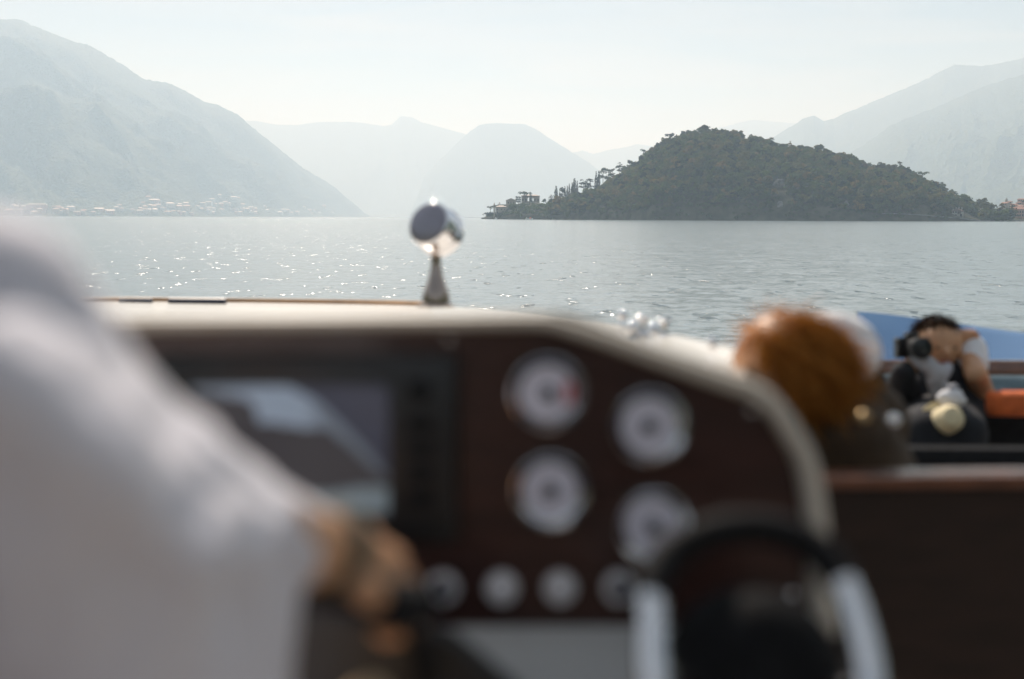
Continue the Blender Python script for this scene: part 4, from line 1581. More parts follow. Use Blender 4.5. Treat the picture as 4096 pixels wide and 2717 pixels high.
mb = MB()
mb.tube([q + Vector((0, 0, 0.012)) for q in farpts[2:26]], 0.016, 8, flat=0.7)
part(mb, 'toe_rail', mat('glare-lightened varnish', (0.42, 0.25, 0.13), 0.4, var=0.2, vscale=5), label='varnished timber rail along the far edge of the foredeck')  # overexposed deck glare put into the lighter tan colour
for px, L in [(545, 0.09), (790, 0.16)]:
    c = P(px, 1212, 5.6)
    mb = MB()
    mb.tube([c + Vector((-L, 0, 0.01)), c + Vector((L, 0, 0.01))], 0.018, 8)
    mb.box(c + Vector((0, 0, -0.02)), L * 0.7, 0.05, 0.03)
    part(mb, 'mooring_cleat', M_INK, label='dark mooring cleat on the bow rail')

# --- chrome searchlight
sd = 3.06
k = sd / F
mb = MB()
c = P(1712, 893, sd)
ax = (FW * 0.10 + RT * 0.050 - UP * 0.032).normalized()
R0 = 93 * k
mb.lathe([(R0 * 0.90, -0.001), (R0 * 0.96, 0.001), (R0, 0.007), (R0 * 1.0, 0.062), (R0 * 1.09, 0.067), (R0 * 1.10, 0.090), (R0 * 1.02, 0.096)], c, ax, 64)
light = part(mb, 'searchlight', M_CHROME, label='round chrome searchlight on a stalk on the foredeck')
mb = MB()
mb.lathe([(0.0005, -0.008), (R0 * 0.4, -0.0072), (R0 * 0.75, -0.005), (R0 * 0.905, -0.0005)], c, ax, 48)
part(mb, 'back_plate', mat('dulled metal', (0.30, 0.285, 0.32), 0.38, metal=1.0), light)
mb = MB()
mb.lathe([(R0 * 1.02, 0.094), (R0 * 0.6, 0.102), (0.0005, 0.105)], c, ax, 40)
part(mb, 'lens', M_GLASS, light)
mb = MB()
mb.lathe([(78 * k, 0.0), (76 * k, 8 * k), (58 * k, 16 * k), (58 * k, 40 * k), (48 * k, 72 * k), (36 * k, 105 * k), (26 * k, 140 * k), (21 * k, 170 * k), (20 * k, 225 * k), (28 * k, 240 * k)], P(1744, 1228, sd + 0.05), UP, 32)
part(mb, 'stalk', mat('brown-reflection chrome', (0.40, 0.325, 0.28), 0.16, metal=1.0), light)  # brown reflection of deck and wood put into the chrome colour

# --- twin bollard on the right of the deck
cd_ = 2.62
k = cd_ / F
mb = MB()
a, b = P(2572, 1344, cd_), P(2656, 1356, cd_)
for q in (a, b):
    mb.lathe([(34 * k, -0.006), (32 * k, 8 * k), (20 * k, 16 * k), (15 * k, 30 * k), (15 * k, 62 * k), (24 * k, 72 * k), (26 * k, 80 * k), (20 * k, 84 * k), (0.0003, 86 * k)], q, (0, 0, 1), 24)
mb.box((a + b) / 2 + Vector((0, 0, -0.003)), 150 * k, 0.05, 0.008)
part(mb, 'bollard', M_CHROME, label='twin chrome bollard near the right edge of the foredeck')
for px, py, d, r, lab in [(2490, 1262, 3.0, 0.016, 'small chrome ball added as a sun glint left of the twin bollard'), (2530, 1312, 2.6, 0.020, 'chrome ball added as a sun glint at the foot of the twin bollard'), (2615, 1322, 2.7, 0.020, 'chrome ball added as a sun glint between the posts of the bollard'), (2848, 1366, 2.2, 0.012, 'small chrome ball added as a sun glint nearest the passenger')]:  # chrome balls added to give round sun glints
    mb = MB()
    q = P(px, py, d)
    mb.lathe([(r * 0.8, -r * 1.6), (r * 0.5, -r), (r * 0.45, -r * 0.3)], q, (0, 0, 1), 16)
    mb.ball(q, r, 24, 14)
    part(mb, 'deck_glint_ball', M_CHROME, label=lab)

# --- lower console, throttle housing
mb = MB()
mb.add([P(300, 2505, 1.0), P(3330, 2505, 1.0), P(3360, 2900, 0.84), P(300, 2900, 0.84), P(300, 2530, 1.02), P(3330, 2530, 1.02), P(3360, 3000, 0.85), P(300, 3000, 0.85)],
       [(0, 3, 2, 1), (4, 5, 6, 7), (0, 1, 5, 4), (1, 2, 6, 5), (2, 3, 7, 6), (3, 0, 4, 7)])
part(mb, 'console_shelf', M_GREY, label='pale grey moulded shelf below the dashboard', smooth=False)
mb = MB()
top_ = [(1080, 2400), (1700, 2475), (1820, 2520), (2110, 2760), (2110, 3100), (1000, 3100)]
mb.add([P(x, y, 0.80) for x, y in top_] + [P(x, y + 20, 0.92) for x, y in top_], [(0, 1, 2, 3, 4, 5), (11, 10, 9, 8, 7, 6)] + [(i, 6 + i, 6 + (i + 1) % 6, (i + 1) % 6) for i in range(6)])
thr = part(mb, 'throttle_housing', M_BLACK, label='black throttle housing under the hand', bevel=0.01, smooth=False)
mb = MB()
mb.tube([P(1700, 2720, 0.80), P(1660, 2560, 0.74), P(1600, 2430, 0.70)], 0.007, 10)
mb.tube([P(1530, 2430, 0.66), P(1600, 2425, 0.70), P(1670, 2408, 0.74)], [0.0165, 0.018, 0.0165], 16)
part(mb, 'throttle_lever', M_LEATHER, thr)

# --- steering wheel
wp = [(2612, 2717, .715), (2606, 2500, .745), (2606, 2350, .765), (2680, 2222, .785), (2840, 2135, .795), (3030, 2112, .80), (3200, 2155, .795), (3325, 2262, .78), (3415, 2450, .755), (3478, 2717, .72), (3450, 2960, .685), (3300, 3160, .66), (3050, 3240, .65), (2800, 3160, .66), (2650, 2960, .685)]
loop = [P(*q) for q in catmull(wp, 8, True)]
N = len(loop)
i0, i1 = 2 * 8 - 2, 7 * 8 + 3
mb = MB()
mb.tube(loop[i0:i1 + 1], 0.0142, 18)
hubc = P(3030, 2730, 0.80)
wheel = part(mb, 'steering_wheel', M_LEATHER, label='steering wheel with black leather top and chrome sides')
mb = MB()
mb.tube(loop[i1:] + loop[:i0 + 1], 0.0108, 18)
part(mb, 'chrome_rim', M_CHROME, wheel)
mb = MB()
mb.lathe([(0.076, -0.03), (0.076, -0.006), (0.070, 0.010), (0.050, 0.022), (0.022, 0.028), (0.0003, 0.029)], hubc, (-FW + UP * 0.35).normalized(), 40)
part(mb, 'hub', M_LEATHER, wheel)
for (a, b) in [((2640, 2700, .725), (2850, 2740, .79)), ((3450, 2700, .73), (3200, 2740, .79)), ((3060, 3220, .66), (3040, 2950, .76))]:
    mb = MB()
    mb.tube([P(*a), P(*b)], 0.010, 12, flat=0.6)
    part(mb, 'spoke', M_CHROME, wheel)
mb = MB()
mb.tube([hubc, hubc + FW * 0.17 - UP * 0.02], 0.028, 16)
part(mb, 'column', M_BLACK, wheel)

# --- cockpit to the right of the dashboard
def slab(corners, t, name, m, label=None, bevel=0.0):
    """A board: four front corners (px, py, depth) and a thickness backwards."""
    p = [P(*c) for c in corners]
    nrm = (p[1] - p[0]).cross(p[2] - p[0]).normalized()
    if nrm.dot(FW) < 0:
        nrm = -nrm
    mb = MB()
    mb.add(p + [q + nrm * t for q in p], [(3, 2, 1, 0), (4, 5, 6, 7), (0, 1, 5, 4), (1, 2, 6, 5), (2, 3, 7, 6), (3, 0, 4, 7)])
    return part(mb, name, m, label=label, bevel=bevel, smooth=False)


slab([(3250, 1895, 1.55), (5900, 1872, 1.55), (5900, 3600, 1.50), (3250, 3600, 1.50)], 0.03, 'side_panel', M_DARKW, 'dark mahogany cabinet side right of the wheel')
slab([(3250, 1878, 1.60), (5900, 1855, 1.60), (5900, 1885, 1.53), (3250, 1906, 1.53)], 0.02, 'side_panel_ledge', M_MAHOG, 'reddish ledge on top of the cabinet side', 0.004)
slab([(3180, 1775, 2.55), (5200, 1788, 2.55), (5200, 2900, 2.45), (3180, 2900, 2.45)], 0.45, 'seat_back', M_LEATHER, 'black upholstered seat back across the cockpit', 0.04)
slab([(3480, 1482, 4.20), (3640, 1482, 4.20), (3640, 1640, 4.12), (3480, 1640, 4.12)], 0.08, 'backrest', M_TEAL, 'blue-grey backrest left of the photographer', 0.03)  # backrests, gunwale and bench: a reflected interior built as solid parts
slab([(3915, 1488, 4.20), (4330, 1492, 4.20), (4330, 1640, 4.12), (3915, 1640, 4.12)], 0.08, 'backrest', M_TEAL, 'blue-grey backrest right of the photographer', 0.03)
slab([(3400, 1436, 4.34), (4400, 1440, 4.34), (4400, 1486, 4.30), (3400, 1484, 4.30)], 0.06, 'gunwale', M_MAHOG, 'reddish mahogany gunwale board behind the backrests', 0.01)
slab([(3400, 1640, 3.60), (4500, 1650, 3.60), (4500, 1900, 3.55), (3400, 1900, 3.55)], 0.6, 'bench', M_LEATHER, 'black bench base under the orange cushions', 0.03)
# windscreen pane; the blue sky reflection is put into its base colour
M_PANE = mat('sky-reflection blue glazing', (0.36, 0.52, 0.74), 0.2, metal=0.9, var=0.05, vscale=2)
mb = MB()
tops = catmull([(3430, 1246, 4.55), (3560, 1258, 4.60), (3760, 1285, 4.62), (3960, 1312, 4.60), (4200, 1345, 4.5), (4450, 1375, 4.35)], 5)
bots = catmull([(3430, 1440, 4.40), (3560, 1440, 4.42), (3760, 1440, 4.44), (3960, 1440, 4.42), (4200, 1440, 4.36), (4450, 1440, 4.25)], 5)
vs = []
nr_ = 7
for j in range(nr_):
    t = j / (nr_ - 1)
    for a, b in zip(bots, tops):
        q = P(*b).lerp(P(*a), 1 - t)
        vs.append(q + FW * 0.0)
ncs = len(tops)
vs2 = [q + FW * 0.012 for q in vs]
ff = [tuple(x) for x in grid_quads(nr_, ncs)]
nn = len(vs)
edge = [(nr_ - 1) * ncs + i for i in range(ncs)]
mb.add(vs + vs2, ff + [tuple(i + nn for i in f[::-1]) for f in ff] + [(edge[i], edge[i + 1], edge[i + 1] + nn, edge[i] + nn) for i in range(ncs - 1)])
part(mb, 'windscreen', M_PANE, label='windscreen pane coloured as a blue sky reflection behind the photographer')
mb = MB()
mb.add([Vector((-3.0, -2.1, 1.0)), Vector((2.7, -2.1, 1.0)), Vector((2.6, 4.5, 1.0)), Vector((-2.4, 4.5, 1.0)), Vector((-3.0, -2.1, 0.95)), Vector((2.7, -2.1, 0.95)), Vector((2.6, 4.5, 0.95)), Vector((-2.4, 4.5, 0.95))],
       [(0, 1, 2, 3), (7, 6, 5, 4), (0, 4, 5, 1), (1, 5, 6, 2), (2, 6, 7, 3), (3, 7, 4, 0)])
part(mb, 'cockpit_sole', M_GREY, smooth=False)
for px, py, d, r, lab in [(3575, 1682, 1.50, 0.0095, 'chrome ball added as a bright round highlight on the cockpit side'), (3455, 1668, 1.50, 0.0095, 'dull brass ball added as a round highlight left of the chrome ball')]:  # balls added for their out-of-focus highlights
    mb = MB()
    q = P(px, py, d)
    mb.ball(q, r, 28, 18)
    part(mb, 'glint_ball', M_CHROME if px > 3500 else mat('dull brass', (0.42, 0.30, 0.16), 0.35, metal=1.0), label=lab)

# cushions of the reflected interior, built as solid things on the bench
def cushion(px0, px1, py0, py1, d, name, m, label, cat='cushion', group=None):
    c = P((px0 + px1) / 2, (py0 + py1) / 2, d)
    k = d / F
    w, h = (px1 - px0) * k, (py1 - py0) * k
    mb = MB()
    nu, nv = 22, 14
    vs = []
    for side_ in (1, -1):
        for j in range(nv):
            for i in range(nu):
                u, v = i / (nu - 1) * 2 - 1, j / (nv - 1) * 2 - 1
                th = 0.055 * max(0, (1 - u ** 4) * (1 - v ** 4)) ** 0.5
                s = 1 - 0.05 * (u * u * v * v)
                vs.append(c + RT * (u * w / 2 * s) + UP * (v * h / 2 * s) - FW * (th * side_))
    q = [tuple(x) for x in grid_quads(nv, nu)]
    mb.add(vs, q + [tuple(x + nu * nv for x in f[::-1]) for f in q])
    o = mb.build(name, m)
    return tag(o, label, cat, group)


cushion(3945, 4190, 1562, 1668, 3.5, 'cushion', M_ORCUSH, 'large bright orange cushion on the bench at the right edge')
cushion(3455, 3545, 1540, 1600, 3.5, 'cushion', M_ORCUSH, 'small red-orange cushion left of the photographer')
cushion(3405, 3465, 1545, 1598, 3.45, 'cushion', M_GREY, 'small pale grey cushion leaning on the red-orange one')

# --- unseen cabin walls added behind the helm to cut the sky light
mb = MB()
mb.box((-0.15, -1.6, 1.65), 5.6, 0.06, 2.0)
M_SHADE_WALL = mat('dark shade wall timber', (0.075, 0.055, 0.045), 0.5, var=0.3, vscale=4, stretch=(2, 2, 14))
part(mb, 'shade_bulkhead', M_SHADE_WALL, label='added dark bulkhead behind the helm cutting the sky light', smooth=False)
for x in (-2.0, -0.8, 0.5, 1.7):
    mb = MB()
    mb.box((x, -1.565, 2.2), 0.85, 0.02, 0.5)
    part(mb, 'shade_bulkhead_window', M_GLASS, smooth=False, bevel=0.004)
for x in (-2.92, 2.62):
    mb = MB()
    mb.box((x, -0.95, 1.75), 0.05, 1.3, 1.8)
    part(mb, 'shade_side_wall', M_SHADE_WALL, smooth=False)

# ================================================================== PEOPLE
M_SKIN = mat('skin', (0.55, 0.30, 0.165), 0.5, var=0.08, vscale=20)
M_SKIN.node_tree.nodes['Principled BSDF'].inputs['Subsurface Weight'].default_value = 0.08
M_SHIRT = mat('white cotton', (0.76, 0.75, 0.77), 0.9, sheen=0.2, var=0.02, vscale=30, bump=0.08, bscale=25)
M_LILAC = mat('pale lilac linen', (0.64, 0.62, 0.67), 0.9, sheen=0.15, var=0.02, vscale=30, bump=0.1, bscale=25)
M_DARKCLOTH = mat('black jacket cloth', (0.012, 0.013, 0.017), 0.9, var=0.2, vscale=20)
M_OLIVE = mat('dark brown jacket', (0.045, 0.026, 0.012), 0.9, var=0.25, vscale=20)
M_GREYCLOTH = mat('grey scarf', (0.42, 0.42, 0.45), 0.9, var=0.12, vscale=30)
M_TAN = mat('tan trousers', (0.42, 0.30, 0.18), 0.9, var=0.08, vscale=20)
M_HAIRD = mat('dark hair', (0.016, 0.010, 0.008), 0.45, var=0.3, vscale=60)
M_CREAM = mat('cream straw', (0.78, 0.66, 0.42), 0.8, var=0.1, vscale=60, bump=0.2, bscale=200)
M_EYE = mat('eye', (0.03, 0.02, 0.018), 0.2)
M_LIP = mat('lips', (0.36, 0.12, 0.09), 0.5)


def body(name, chains, voxel, m, parent, smooth_it=6, fold=0.0, foldscale=0.12):
    """One continuous surface: rounded limbs along chains [(point, radius), ...] fused by a voxel remesh."""
    mb = MB()
    for ch in chains:
        for (p, r) in ch:
            mb.ball(p, r, 16, 10)
        for (p0, r0), (p1, r1) in zip(ch, ch[1:]):
            L = (Vector(p1) - Vector(p0)).length
            n_ = max(2, int(L / (min(r0, r1) * 0.45)))
            pts = [Vector(p0).lerp(Vector(p1), i / n_) for i in range(n_ + 1)]
            rs = [r0 + (r1 - r0) * i / n_ for i in range(n_ + 1)]
            mb.tube(pts, rs, 16)
    me = mb.mesh(name)
    bm = bmesh.new()
    bm.from_mesh(me)
    bmesh.ops.recalc_face_normals(bm, faces=bm.faces)
    bm.to_mesh(me)
    bm.free()
    o = link(name, me, parent, m, True)
    md = o.modifiers.new('remesh', 'REMESH')
    md.mode = 'VOXEL'
    md.voxel_size = voxel
    md.use_smooth_shade = True
    if smooth_it:
        s = o.modifiers.new('smooth', 'SMOOTH')
        s.iterations = smooth_it
        s.factor = 0.5
    dg = bpy.context.evaluated_depsgraph_get()
    dg.update()
    me2 = bpy.data.meshes.new_from_object(o.evaluated_get(dg))
    o.modifiers.clear()
    old = o.data
    o.data = me2
    me2.name = name
    bpy.data.meshes.remove(old)
    if not me2.materials:
        me2.materials.append(m)
    nV = len(me2.vertices)
    if fold:
        co = np.empty(nV * 3, np.float32)
        no = np.empty(nV * 3, np.float32)
        me2.vertices.foreach_get('co', co)
        me2.vertices.foreach_get('normal', no)
        co, no = co.reshape(-1, 3), no.reshape(-1, 3)
        a = co[:, 0] * 0.8 + co[:, 1] * 0.5 - co[:, 2] * 0.6
        b = co[:, 0] * 0.3 - co[:, 1] * 0.8 + co[:, 2] * 0.5
        f = ridged(a / foldscale + 7, b / foldscale * 0.45 + 3, 2, 12) - 0.55
        co += no * (f * fold)[:, None]
        me2.vertices.foreach_set('co', co.ravel())
    me2.polygons.foreach_set('use_smooth', np.ones(len(me2.polygons), dtype=bool))
    me2.update()
    return o


def head_chain(c, r, face, up=Vector((0, 0, 1))):
    """Skull, jaw, nose, brow, ears as rounded masses round centre c; face: the way it looks."""
    face = face.normalized()
    side_ = face.cross(up).normalized()
    up = side_.cross(face).normalized()
    q = lambda f, s, u: c + face * (f * r) + side_ * (s * r) + up * (u * r)
    ch = [[(q(-0.12, 0, 0.18), r * 0.96), (q(0.12, 0, 0.12), r * 0.90)], [(q(0.28, 0, -0.30), r * 0.66), (q(0.36, 0, -0.78), r * 0.40)],
          [(q(0.86, 0, 0.12), r * 0.13), (q(1.10, 0, -0.20), r * 0.16)], [(q(0.78, -0.32, 0.22), r * 0.16), (q(0.78, 0.32, 0.22), r * 0.16)],
          [(q(0.0, 0.93, -0.02), r * 0.17), (q(0.02, 0.93, -0.25), r * 0.12)], [(q(0.0, -0.93, -0.02), r * 0.17), (q(0.02, -0.93, -0.25), r * 0.12)]]
    return ch, q


def face_bits(q, r, parent):
    for s in (-1, 1):
        mb = MB()
        mb.ball(q(0.87, s * 0.34, 0.02), r * 0.085, 10, 8)
        mb.build('eye', M_EYE, parent)
    mb = MB()
    mb.tube([q(0.82, -0.26, -0.56), q(0.93, 0, -0.54), q(0.82, 0.26, -0.56)], [r * 0.04, r * 0.075, r * 0.04], 8)
    mb.build('mouth', M_LIP, parent)


def strands(c, rad, n, length, hang, m, parent, seed, width=0.003, dirs=None, name='hair'):
    """Hair: a close cap of overlapping thin locks lying over a skull-sized ellipsoid, with some gaps at the edge."""
    g = np.random.default_rng(seed)
    vs, fs = [], []
    c = np.array(c)
    hang = np.array(hang, float)
    for i in range(n):
        d = g.normal(size=3)
        d /= np.linalg.norm(d)
        if dirs is not None and not dirs(d):
            continue
        p = c + d * np.array(rad) * g.uniform(0.9, 1.05)
        t = hang - d * hang.dot(d) + g.normal(size=3) * 0.3
        t /= np.linalg.norm(t)
        s = np.cross(d, t)
        w = width * g.uniform(0.6, 1.4)
        L = length * g.uniform(0.6, 1.25)
        k0 = len(vs)
        for j in range(4):
            u = j / 3
            q = p + t * L * u + d * (0.006 * math.sin(u * 3) + 0.35 * L * u * g.uniform(-0.1, 0.25)) + hang * (u * u * L * 0.35)
            vs += [q - s * w * (1 - 0.7 * u), q + s * w * (1 - 0.7 * u)]
        fs += [(k0 + 2 * j, k0 + 2 * j + 1, k0 + 2 * j + 3, k0 + 2 * j + 2) for j in range(3)]
    me = me_py(name, vs, fs)
    return link(name, me, parent, m, True)


M_HAIRB = foliage('brown hair strands', (0.045, 0.019, 0.006), (0.50, 0.225, 0.055), 0.68)
M_HAIRK = foliage('black hair strands', (0.010, 0.007, 0.006), (0.03, 0.018, 0.012), 0.15)

# ------------------------------------------------------------------ the driver at the left
driver = empty('person', Vector((-0.35, 0.3, 1.0)), 'person in a loose pale shirt at the far left steering, arm stretched to the throttle', 'person')
sh, el, wr = P(-100, 1335, 0.50), P(540, 1900, 0.555), P(1240, 2185, 0.650)
hd = Vector((-0.47, 0.40, CAM.z + 0.22))
chest = Vector((-0.42, 0.42, CAM.z - 0.20))
hip = Vector((-0.40, 0.34, CAM.z - 0.60))
ch, q = head_chain(hd, 0.098, Vector((0.1, 1, -0.05)))
neck = hd + Vector((0, -0.02, -0.13))
lsh = Vector((-0.60, 0.40, sh.z - 0.03))
lel, lwr = Vector((-0.70, 0.52, sh.z - 0.28)), Vector((-0.53, 0.74, sh.z - 0.28))
hand = P(1390, 2215, 0.680)
kn = [P(1560, 2250, 0.760), P(1550, 2278, 0.738), P(1530, 2305, 0.716), P(1505, 2328, 0.696)]
chains = ch + [[(hd + Vector((0, -0.01, -0.07)), 0.055), (neck, 0.055), (chest + Vector((0, 0, 0.08)), 0.07)], [(chest, 0.10), (hip, 0.11)], [(chest + Vector((0.04, 0, 0.1)), 0.06), (sh, 0.045)], [(chest + Vector((-0.08, 0, 0.1)), 0.07), (lsh, 0.045)],
               [(sh, 0.040), (el, 0.034), (wr, 0.0255)], [(lsh, 0.045), (lel, 0.04), (lwr, 0.027)], [(lwr, 0.027), (lwr + Vector((0.05, 0.05, 0.0)), 0.03), (lwr + Vector((0.09, 0.08, -0.01)), 0.022)], [(wr, 0.0255), (hand, 0.026)]]
for i, kp in enumerate(kn):
    rf = [0.0098, 0.0102, 0.0098, 0.0086][i]
    chains.append([(hand.lerp(kp, 0.15), 0.020), (kp, rf * 1.45)])
    L = [0.033, 0.036, 0.033, 0.027][i]
    a1 = kp + (RT * 0.45 - UP * 0.70 + FW * 0.20).normalized() * L
    a2 = a1 + (RT * -0.10 - UP * 0.85 + FW * 0.45).normalized() * L * 0.6
    a3 = a2 + (RT * -0.85 - UP * 0.25 + FW * 0.1).normalized() * L * 0.5
    chains.append([(kp, rf * 1.2), (a1, rf * 1.02), (a2, rf * 0.92), (a3, rf * 0.8)])
th = P(1420, 2290, 0.665)
chains.append([(hand.lerp(th, 0.5), 0.019), (th, 0.0145), (P(1480, 2370, 0.660), 0.0118), (P(1545, 2410, 0.680), 0.0100)])
body('body', chains, 0.0042, M_SKIN, driver, 4)
face_bits(q, 0.098, driver)
strands(hd + Vector((0, -0.012, 0.02)), (0.100, 0.112, 0.105), 900, 0.05, (0, -0.5, -0.7), M_HAIRK, driver, 4, 0.005, lambda d: d[2] > -0.35 and d[1] < 0.55)
mid, fore, cuff = P(264, 1695, 0.53), P(874, 2090, 0.605), P(1185, 2168, 0.642)
shirt_ch = [[(chest + Vector((0.0, 0, 0.06)), 0.105), (chest, 0.125), (hip, 0.15)], [(chest + Vector((0.04, 0, 0.08)), 0.075), (sh, 0.058)], [(chest + Vector((-0.1, 0, 0.08)), 0.09), (lsh, 0.065), (lel, 0.055), (lwr + (lel - lwr) * 0.15, 0.042)],
            [(sh, 0.060), (mid, 0.057), (el, 0.0525), (fore, 0.0445), (cuff, 0.0285)]]
# the cloth falls straight down from the arm
for q_, r_, dx in ((sh, 0.056, 0.0), (sh.lerp(mid, 0.5), 0.054, 0.0), (mid, 0.052, 0.0), (mid.lerp(el, 0.6), 0.05, -0.005), (el.lerp(fore, 0.3), 0.046, -0.010), (el.lerp(fore, 0.75), 0.042, -0.014), (fore.lerp(cuff, 0.35), 0.036, -0.020)):
    shirt_ch.append([(q_ + Vector((0, 0, -0.012)), r_), (q_ + Vector((dx * 0.3, -0.004, -0.10)), r_ * 0.95), (q_ + Vector((dx, -0.004, -0.42)), r_ * 1.02)])
# sleeve rolls shelved to catch the sun, the lit band put into their shape
roll = catmull([(120, 1300, .500), (262, 1425, .505), (372, 1530, .510), (480, 1635, .516), (590, 1738, .524), (705, 1838, .535), (830, 1948, .550), (950, 2050, .566), (1060, 2128, .588)], 2)
rr = random.Random(3)
for k_, b_ in enumerate(roll):
    for row in range(3 if k_ < 15 else 2):
        jx = rr.uniform(-18, 18)
        c_ = P(b_[0] - 66 * row + jx, b_[1] + 78 * row + rr.uniform(-12, 12) + (20 if k_ % 2 else -8), b_[2] - 0.012 - 0.030 * row)
        w_ = rr.uniform(0.0145, 0.019)
        shirt_ch.append([(c_ + Vector((0, 0.024, 0.002)), w_), (c_ + Vector((0.0, -0.012, 0.0)), w_ * 0.9)])
        shirt_ch.append([(c_ + Vector((0, -0.010, -0.002)), w_ * 0.9), (c_ + Vector((-0.006, 0.006, -0.030)), w_), (c_ + Vector((-0.012, 0.03, -0.13)), w_ * 1.3)])
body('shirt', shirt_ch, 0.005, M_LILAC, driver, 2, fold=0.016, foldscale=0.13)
mb = MB()
fd = (hand - wr).normalized()
mb.lathe([(0.0278, -0.009), (0.0298, -0.007), (0.0298, 0.007), (0.0278, 0.009)], wr.lerp(hand, 0.55), fd, 32)
mb.build('wristband', mat('olive strap', (0.05, 0.055, 0.035), 0.6), driver)
body('trousers', [[(hip, 0.155), (hip + Vector((0.10, 0.12, -0.08)), 0.11), (P(1480, 2830, 0.66), 0.022), ], [(P(1480, 2830, 0.66), 0.022), (P(1480, 4000, 0.75), 0.05)], [(hip, 0.15), (hip + Vector((-0.12, 0.42, -0.02)), 0.09), (hip + Vector((-0.1, 0.5, -0.42)), 0.06)]], 0.012, M_TAN, driver, 3)

# ------------------------------------------------------------------ passenger bent forward beside the dashboard
pas = empty('person', P(3300, 2300, 1.55), 'person with tousled brown hair in a white shirt bent forward beside the dashboard', 'person')
hc = P(3120, 1462, 1.80)
look = (-RT * 0.9 - UP * 0.45 + FW * 0.15)
ch, q = head_chain(hc, 0.080, look, UP * 0.9 - RT * 0.3)
nk = P(3230, 1530, 1.84)
ps = P(3385, 1440, 1.95)
pe, pw = P(3330, 1760, 1.90), P(3060, 1960, 1.75)
ph_ = P(3420, 1950, 2.05)
chains = ch + [[(hc.lerp(nk, 0.35), 0.05), (nk, 0.045), (ps, 0.05)], [(ps, 0.05), (ph_, 0.06)], [(ps, 0.045), (pe, 0.038), (pw, 0.026), (pw - RT * 0.05, 0.03)]]
for i in range(4):
    b0 = pw - RT * 0.055 + FW * (0.03 - i * 0.02)
    chains.append([(b0, 0.012), (b0 - RT * 0.035 - UP * 0.012, 0.0095), (b0 - RT * 0.045 - UP * 0.040, 0.008)])
chains.append([(pw - RT * 0.03 + UP * 0.012, 0.013), (pw - RT * 0.065 + UP * 0.028, 0.009)])
body('body', chains, 0.005, M_SKIN, pas, 4)
face_bits(q, 0.080, pas)
fc = look.normalized()
fcv = np.array(fc)
strands(hc + UP * 0.008 + RT * 0.020, (0.096, 0.090, 0.080), 3600, 0.065, tuple(-UP * 0.7 + RT * 0.5), M_HAIRB, pas, 9, 0.0026, lambda d: d.dot(fcv) < 0.42)
body('shirt', [[(nk.lerp(ps, 0.2), 0.055), (P(3330, 1375, 1.92), 0.062), (P(3385, 1395, 1.98), 0.064), (P(3405, 1490, 2.0), 0.055)], [(P(3420, 1400, 1.95), 0.045), (P(3436, 1452, 1.86), 0.034)]], 0.008, M_SHIRT, pas, 4, fold=0.014, foldscale=0.08)
body('waistcoat', [[(nk.lerp(ps, 0.15) - UP * 0.05, 0.055), (P(3225, 1680, 1.84), 0.085), (P(3330, 1800, 1.90), 0.12), (ph_, 0.13)], [(ph_, 0.13), (P(3250, 2250, 1.85), 0.10)], [(ps - UP * 0.055, 0.078), (pe, 0.062), (pw, 0.045)], [(P(3395, 1560, 2.0), 0.075), (P(3420, 1700, 2.05), 0.105)]], 0.008, M_OLIVE, pas, 4, fold=0.01, foldscale=0.09)

# ------------------------------------------------------------------ photographer: a reflection built as a solid figure further forward
pd = 3.72
k = pd / F
pho = empty('person', P(3760, 1720, pd), 'reflection of a dark haired person raising a camera, built as a solid figure', 'person')
hc = P(3752, 1388, pd)
R = 0.088
ch, q = head_chain(hc, R, -FW + RT * -0.05 - UP * 0.05, UP)
T = lambda x, y, d=0.0: P(x, y, pd + d)
lsh_, rsh = T(3655, 1545, 0.04), T(3868, 1535, 0.04)
le, lw = T(3612, 1490, -0.16), T(3672, 1448, -0.14)
re_, rw = T(3905, 1500, -0.14), T(3872, 1420, -0.02)
chains = ch + [[(T(3752, 1455), 0.055), (T(3755, 1500, 0.02), 0.052)], [(T(3757, 1570, 0.04), 0.13), (T(3765, 1690, 0.02), 0.14)], [(T(3757, 1535, 0.04), 0.08), (lsh_, 0.055), (T(3600, 1580, -0.08), 0.038), (le, 0.034), (lw, 0.026), (T(3684, 1420, -0.12), 0.030)],
               [(T(3757, 1535, 0.04), 0.08), (rsh, 0.055), (T(3930, 1570, -0.05), 0.042), (re_, 0.040), (rw, 0.034)]]
for (w0, dx) in ((T(3684, 1420, -0.12), -1),):
    for i in range(4):
        b0 = w0 + UP * (0.035 - i * 0.02) + RT * 0.012
        chains.append([(b0, 0.012), (b0 - RT * 0.040 - FW * 0.012, 0.010), (b0 - RT * 0.055 + FW * 0.02, 0.009)])
    chains.append([(w0 - UP * 0.02, 0.013), (w0 - UP * 0.05 - RT * 0.03, 0.011)])
for i in range(4):
    b0 = rw + UP * 0.04 + RT * (0.03 - i * 0.02)
    chains.append([(b0, 0.012), (b0 + UP * 0.035 - FW * 0.01, 0.010), (b0 + UP * 0.05 - RT * 0.012, 0.009)])
chains.append([(rw - RT * 0.025, 0.014), (rw - RT * 0.06 + UP * 0.03, 0.011)])
body('body', chains, 0.0065, M_SKIN, pho, 4)
face_bits(q, R, pho)
fv = np.array(-FW)
uv_ = np.array(UP)
strands(hc + UP * 0.016 + FW * 0.018, (0.094, 0.096, 0.098), 4200, 0.040, tuple(-UP), M_HAIRK, pho, 12, 0.0026, lambda d: (d.dot(fv) < 0.12 or d.dot(uv_) > 0.72) and d.dot(uv_) > -0.75)
